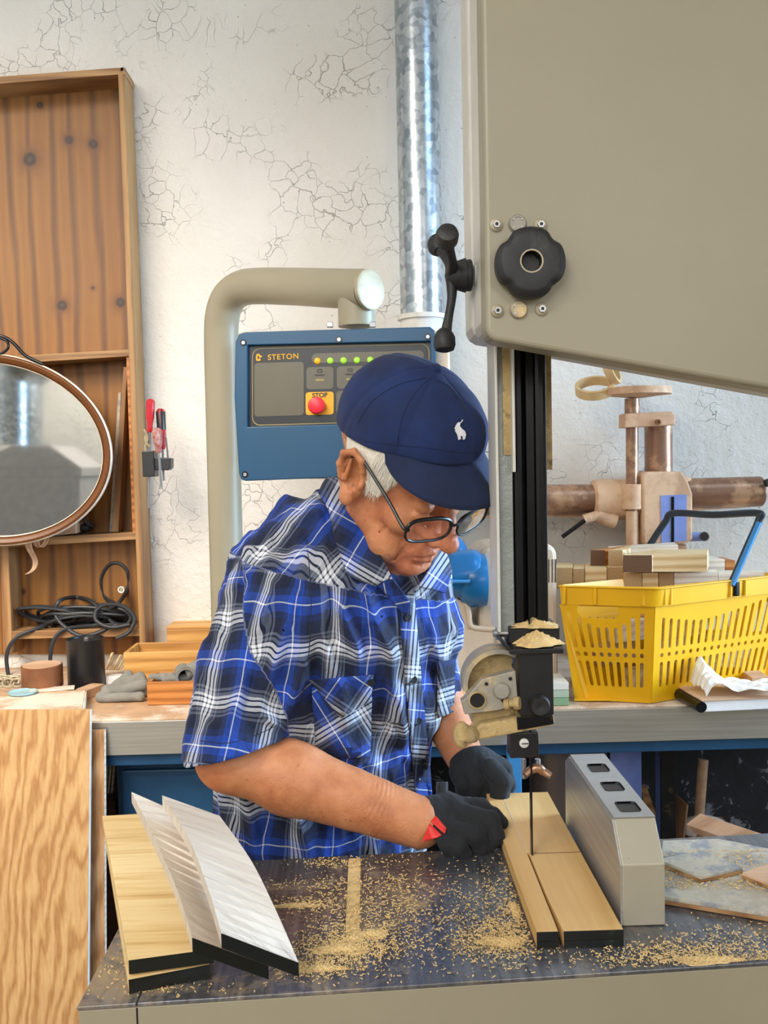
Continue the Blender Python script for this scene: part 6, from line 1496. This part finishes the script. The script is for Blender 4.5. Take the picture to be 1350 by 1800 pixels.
# collar: two leaves and a stand
def leaf(inn, out, name, n=26, cols=7, roll_=.006, th_=.0025, uvr=.35, conf=False):
    A = bez([P(*q) for q in inn], n); B = bez([P(*q) for q in out], n); k = min(len(A), len(B)); rows = []
    for i in range(k):
        r = []
        for j in range(cols+1):
            t = j/cols; r.append(A[i].lerp(B[i], t))
        rows.append(r)
    fl_ = [q for r in rows for q in r]; cxy = camxy(np.array(fl_, dtype=np.float32)); fb = lambda p: np.minimum(np.minimum(skull(toh(p)), cap(p, fromh((0, .028, -.035)), NB, .048, .054)), shirt(p))
    hh_ = hitsdf(fb, list(zip(cxy[0], cxy[1])), 1.05, 1.5, off=.0035)
    for i in range(len(rows) if conf else 0):
        for j in range(cols+1):
            q, h_ = rows[i][j], hh_[i*(cols+1)+j]; t = j/cols
            if h_.y < q.y + .03: d_ = (q - O3); q = O3 + d_ * (min(q.y, h_.y) / d_.y)
            rows[i][j] = q + Vector((0, -roll_*sin(pi*t), roll_*.6*sin(pi*t)))
    o = MB().grid(rows).build(name, 'plaid', shirt_o, solid=th_, off=0); setuv(o, uvrot(uvr, .9, (.2, .1))); return o
leaf([(578, 838, 1.40), (600, 846, 1.345), (620, 888, 1.300), (646, 935, 1.265), (674, 985, 1.225), (690, 1018, 1.20)], [(560, 868, 1.40), (577, 895, 1.36), (586, 935, 1.325), (598, 975, 1.29), (616, 1012, 1.255), (662, 1030, 1.222)], 'collar_leaf', uvr=1.05, conf=True)
leaf([(600, 846, 1.350), (640, 850, 1.40), (690, 870, 1.43), (735, 930, 1.40), (760, 980, 1.335), (735, 1030, 1.25)], [(598, 872, 1.37), (640, 880, 1.44), (710, 900, 1.475), (770, 950, 1.44), (792, 1000, 1.37), (782, 1042, 1.29)], 'collar_leaf', uvr=-.6)
leaf([(690, 1018, 1.20), (700, 1030, 1.205), (712, 1045, 1.21), (722, 1060, 1.215)], [(664, 1028, 1.22), (690, 1055, 1.215), (705, 1075, 1.215), (715, 1085, 1.218)], 'collar_stand', n=12, uvr=.2, roll_=.001)

# gloves
def G3(a, b, Y): return Pn(a, b, Y)
RW, PALM = G3(728, 1444, 1.202), G3(775, 1462, 1.190)
FR = {'index': [(795, 1416, 1.212), (846, 1419, 1.208), (868, 1434, 1.206), (880, 1446, 1.204)], 'middle': [(803, 1428, 1.196), (862, 1444, 1.180), (871, 1470, 1.172), (857, 1485, 1.172)],
      'ring': [(790, 1452, 1.182), (838, 1470, 1.166), (848, 1487, 1.168), (833, 1497, 1.174)], 'little': [(770, 1478, 1.170), (806, 1490, 1.156), (815, 1502, 1.158), (802, 1508, 1.162)], 'thumb': [(780, 1420, 1.228), (822, 1418, 1.246), (850, 1432, 1.246)]}
def gloveR(p):
    d = None
    for k, (n_, r) in enumerate((('index', (.0125, .0115, .0102, .0096)), ('middle', (.0135, .0135, .0115, .0102)), ('ring', (.013, .0128, .011, .010)), ('little', (.0125, .0115, .0100, .0092)), ('thumb', (.0135, .0125, .0115)))):
        c = chain(p, [G3(*q) for q in FR[n_]], r, .003); d = c if d is None else smin(d, c, .0035)
    W0 = G3(735, 1446, 1.202)
    pm = smin(cap(p, W0, G3(795, 1422, 1.205), .030, .0165), smin(cap(p, W0, G3(790, 1450, 1.190), .031, .0165), cap(p, G3(742, 1468, 1.190), G3(776, 1484, 1.174), .026, .0165), .015), .012)
    pm = smin(pm, cap(p, G3(748, 1496, 1.185), G3(775, 1500, 1.176), .017, .014), .012)
    pm = smin(pm, cap(p, W0, G3(785, 1412, 1.222), .026, .016), .012)
    d = smin(d, pm, .007)
    d = d - .0009*wob(p, 150, 1) - .0006*wob(p, 330, 3)
    # open cuff with a lip
    ax = V3((.95, 0, -.30)) if False else V3((G3(790, 1440, 1.2) - G3(735, 1470, 1.2))); ax = ax/np.linalg.norm(ax)
    tcut = (p - V3(G3(752, 1440, 1.2))) @ ax
    d = smax(d, -(tcut), .003)
    rimd = np.abs(tcut - .003) - .004; ring_ = np.abs(d + .000) - .0016
    return d
gr = sdf_obj('glove', gloveR, G3(660, 1560, 1.1) - .02, G3(930, 1360, 1.3) + .02, .0013, 'glove', man, 5, label='black rubberised work glove on the near hand')
def patchpoly(f, px, off, name, mat, par, y0, y1, n=6):
    pts = hitsdf(f, px, y0, y1, off=off); return fillpoly(pts).build(name, mat, par, solid=.001, off=0)
def pquad(f, quad, nu, nv, off, name, mat, par, y0, y1): return MB().grid(patch(f, quad, nu, nv, y0, y1, off)).build(name, mat, par, solid=.001, off=0)
pquad(gloveR, [(766, 1434), (785, 1456), (782, 1466), (756, 1444)], 5, 4, .0012, 'red_print', 'logored', gr, 1.05, 1.3)
pquad(gloveR, [(755, 1447), (776, 1468), (770, 1472), (742, 1480)], 5, 6, .0012, 'red_print', 'logored', gr, 1.05, 1.3)
# cuff tab lifting off the wrist
tb = [[P(768 + 3*j, 1374 + 10*i + (1.5*j if i else 0), 1.232 - .004*i + .004*sin(j)) for j in range(7)] for i in range(4)]
MB().grid(tb).build('cuff_tab', 'glovegrey', gr, solid=.003, off=0)
FL = {'thumb': [(862, 1350, 1.335), (882, 1374, 1.318), (878, 1400, 1.318)], 'index': [(852, 1346, 1.360), (886, 1352, 1.368), (893, 1380, 1.366), (886, 1402, 1.362)], 'middle': [(838, 1352, 1.352), (862, 1372, 1.338), (856, 1398, 1.342)],
      'ring': [(820, 1356, 1.352), (838, 1378, 1.338), (832, 1402, 1.345)], 'little': [(806, 1358, 1.356), (814, 1380, 1.346), (812, 1402, 1.352)]}
def gloveL(p):
    d = None
    for n_, r in (('thumb', (.0150, .0150, .0142)), ('index', (.014, .0125, .0115, .0105)), ('middle', (.0145, .0130, .0115)), ('ring', (.014, .0125, .011)), ('little', (.0135, .0115, .010))):
        c = chain(p, [G3(*q) for q in FL[n_]], r, .003); d = c if d is None else smin(d, c, .0035)
    W0 = G3(826, 1333, 1.375); pm = smin(cap(p, W0, G3(850, 1350, 1.36), .027, .022), cap(p, W0, G3(818, 1362, 1.36), .027, .020), .015); pm = smin(pm, cap(p, W0, G3(872, 1345, 1.372), .024, .015), .012)
    d = smin(d, pm, .008) - .0010*wob(p, 130, 2) - .0005*wob(p, 330, 3)
    ax = V3(G3(845, 1372, 1.35) - G3(818, 1300, 1.40)); ax = ax/np.linalg.norm(ax); return smax(d, -((p - V3(G3(830, 1326, 1.375))) @ ax), .003)
gl_ = sdf_obj('glove', gloveL, G3(700, 1460, 1.3) - .03, G3(960, 1250, 1.45) + .03, .0014, 'glove', man, 5, label='black rubberised work glove on the far hand, pressing the end of the board')

# trousers and shoes (behind the table)
HC = Pn(562, 1700, 1.42); zc_ = HC[2]
fd = np.array((sin(TYAW), -cos(TYAW), 0)); sd_ = np.array((cos(TYAW), sin(TYAW), 0))
def trous(p):
    hip = ell(p, (HC[0], HC[1], .80), (.165, .115, .12), RZ(TYAW)); d = hip
    for s_ in (-1, 1):
        a = np.array((HC[0], HC[1], .78)) + sd_*s_*.085; k = np.array((HC[0], HC[1], .45)) + sd_*s_*.10 + fd*.02; f_ = np.array((HC[0], HC[1], .07)) + sd_*s_*.11 - fd*.02
        d = smin(d, smin(cap(p, a, k, .082, .062), cap(p, k, f_, .062, .055), .02), .02)
    d = d - .003*wob(p, 40, 2); return smax(smax(d, .05 - p[:, 2], .004), p[:, 2] - .86, .01)
sdf_obj('trousers', trous, (-.36, 1.1, 0), (.24, 1.66, .92), .005, 'denim', man, 4)
for s_ in (-1, 1):
    b0_ = np.array((HC[0], HC[1], .045)) + sd_*s_*.11 - fd*.05; t0_ = b0_ + fd*.17 + np.array((0, 0, -.012))
    def shoe(p): return smax(smin(cap(p, b0_, t0_, .048, .036), cap(p, b0_ + fd*.03, b0_ + fd*.03 + np.array((0, 0, .06)), .042, .045), .02), .001 - p[:, 2], .006)
    sdf_obj('shoe', shoe, b0_ - .12, b0_ + np.array((.28, .12, .16)), .005, 'leather', man, 3)

# grey knit glove and rag on the bench
cg = G(215, 1232, BZ)
def rag(p):
    q = p - V3(cg); d = None
    for a, b, r0, r1 in (((-.05, .0, .012), (-.01, .03, .022), .012, .018), ((-.045, -.01, .010), (.045, -.012, .012), .011, .011), ((-.01, .03, .02), (.03, .05, .040), .016, .017), ((.0, .02, .022), (.045, .02, .030), .014, .016), ((-.03, .04, .02), (.0, .06, .045), .013, .014), ((.03, .05, .03), (.05, .03, .018), .017, .016), ((-.04, .02, .02), (.02, .03, .012), .015, .02)):
        c = cap(q, a, b, r0, r1); d = c if d is None else smin(d, c, .006)
    return smax(d - .0022*wob(p, 130, 1), .0006 - q[:, 2], .003)
o = sdf_obj('knit_glove', rag, np.array(cg) - .09, np.array(cg) + .11, .002, 'greycloth', None, 4); tag(o, 'crumpled grey knit glove lying on the bench beside the small drawer box', 'glove')
cr = P(300, 1192, by_ + .04)
def rag2(p):
    q = p - V3(cr); d = smin(cap(q, (-.045, 0, .004), (.0, .01, .0), .007, .011), cap(q, (-.01, -.01, -.002), (.04, .0, .002), .010, .009), .006)
    return d - .002*wob(p, 160, 2)
o = sdf_obj('grey_rag', rag2, np.array(cr) - .08, np.array(cr) + .08, .002, 'greycloth', None, 3); tag(o, 'twisted grey rag lying on the rim of the small drawer box', 'rag')
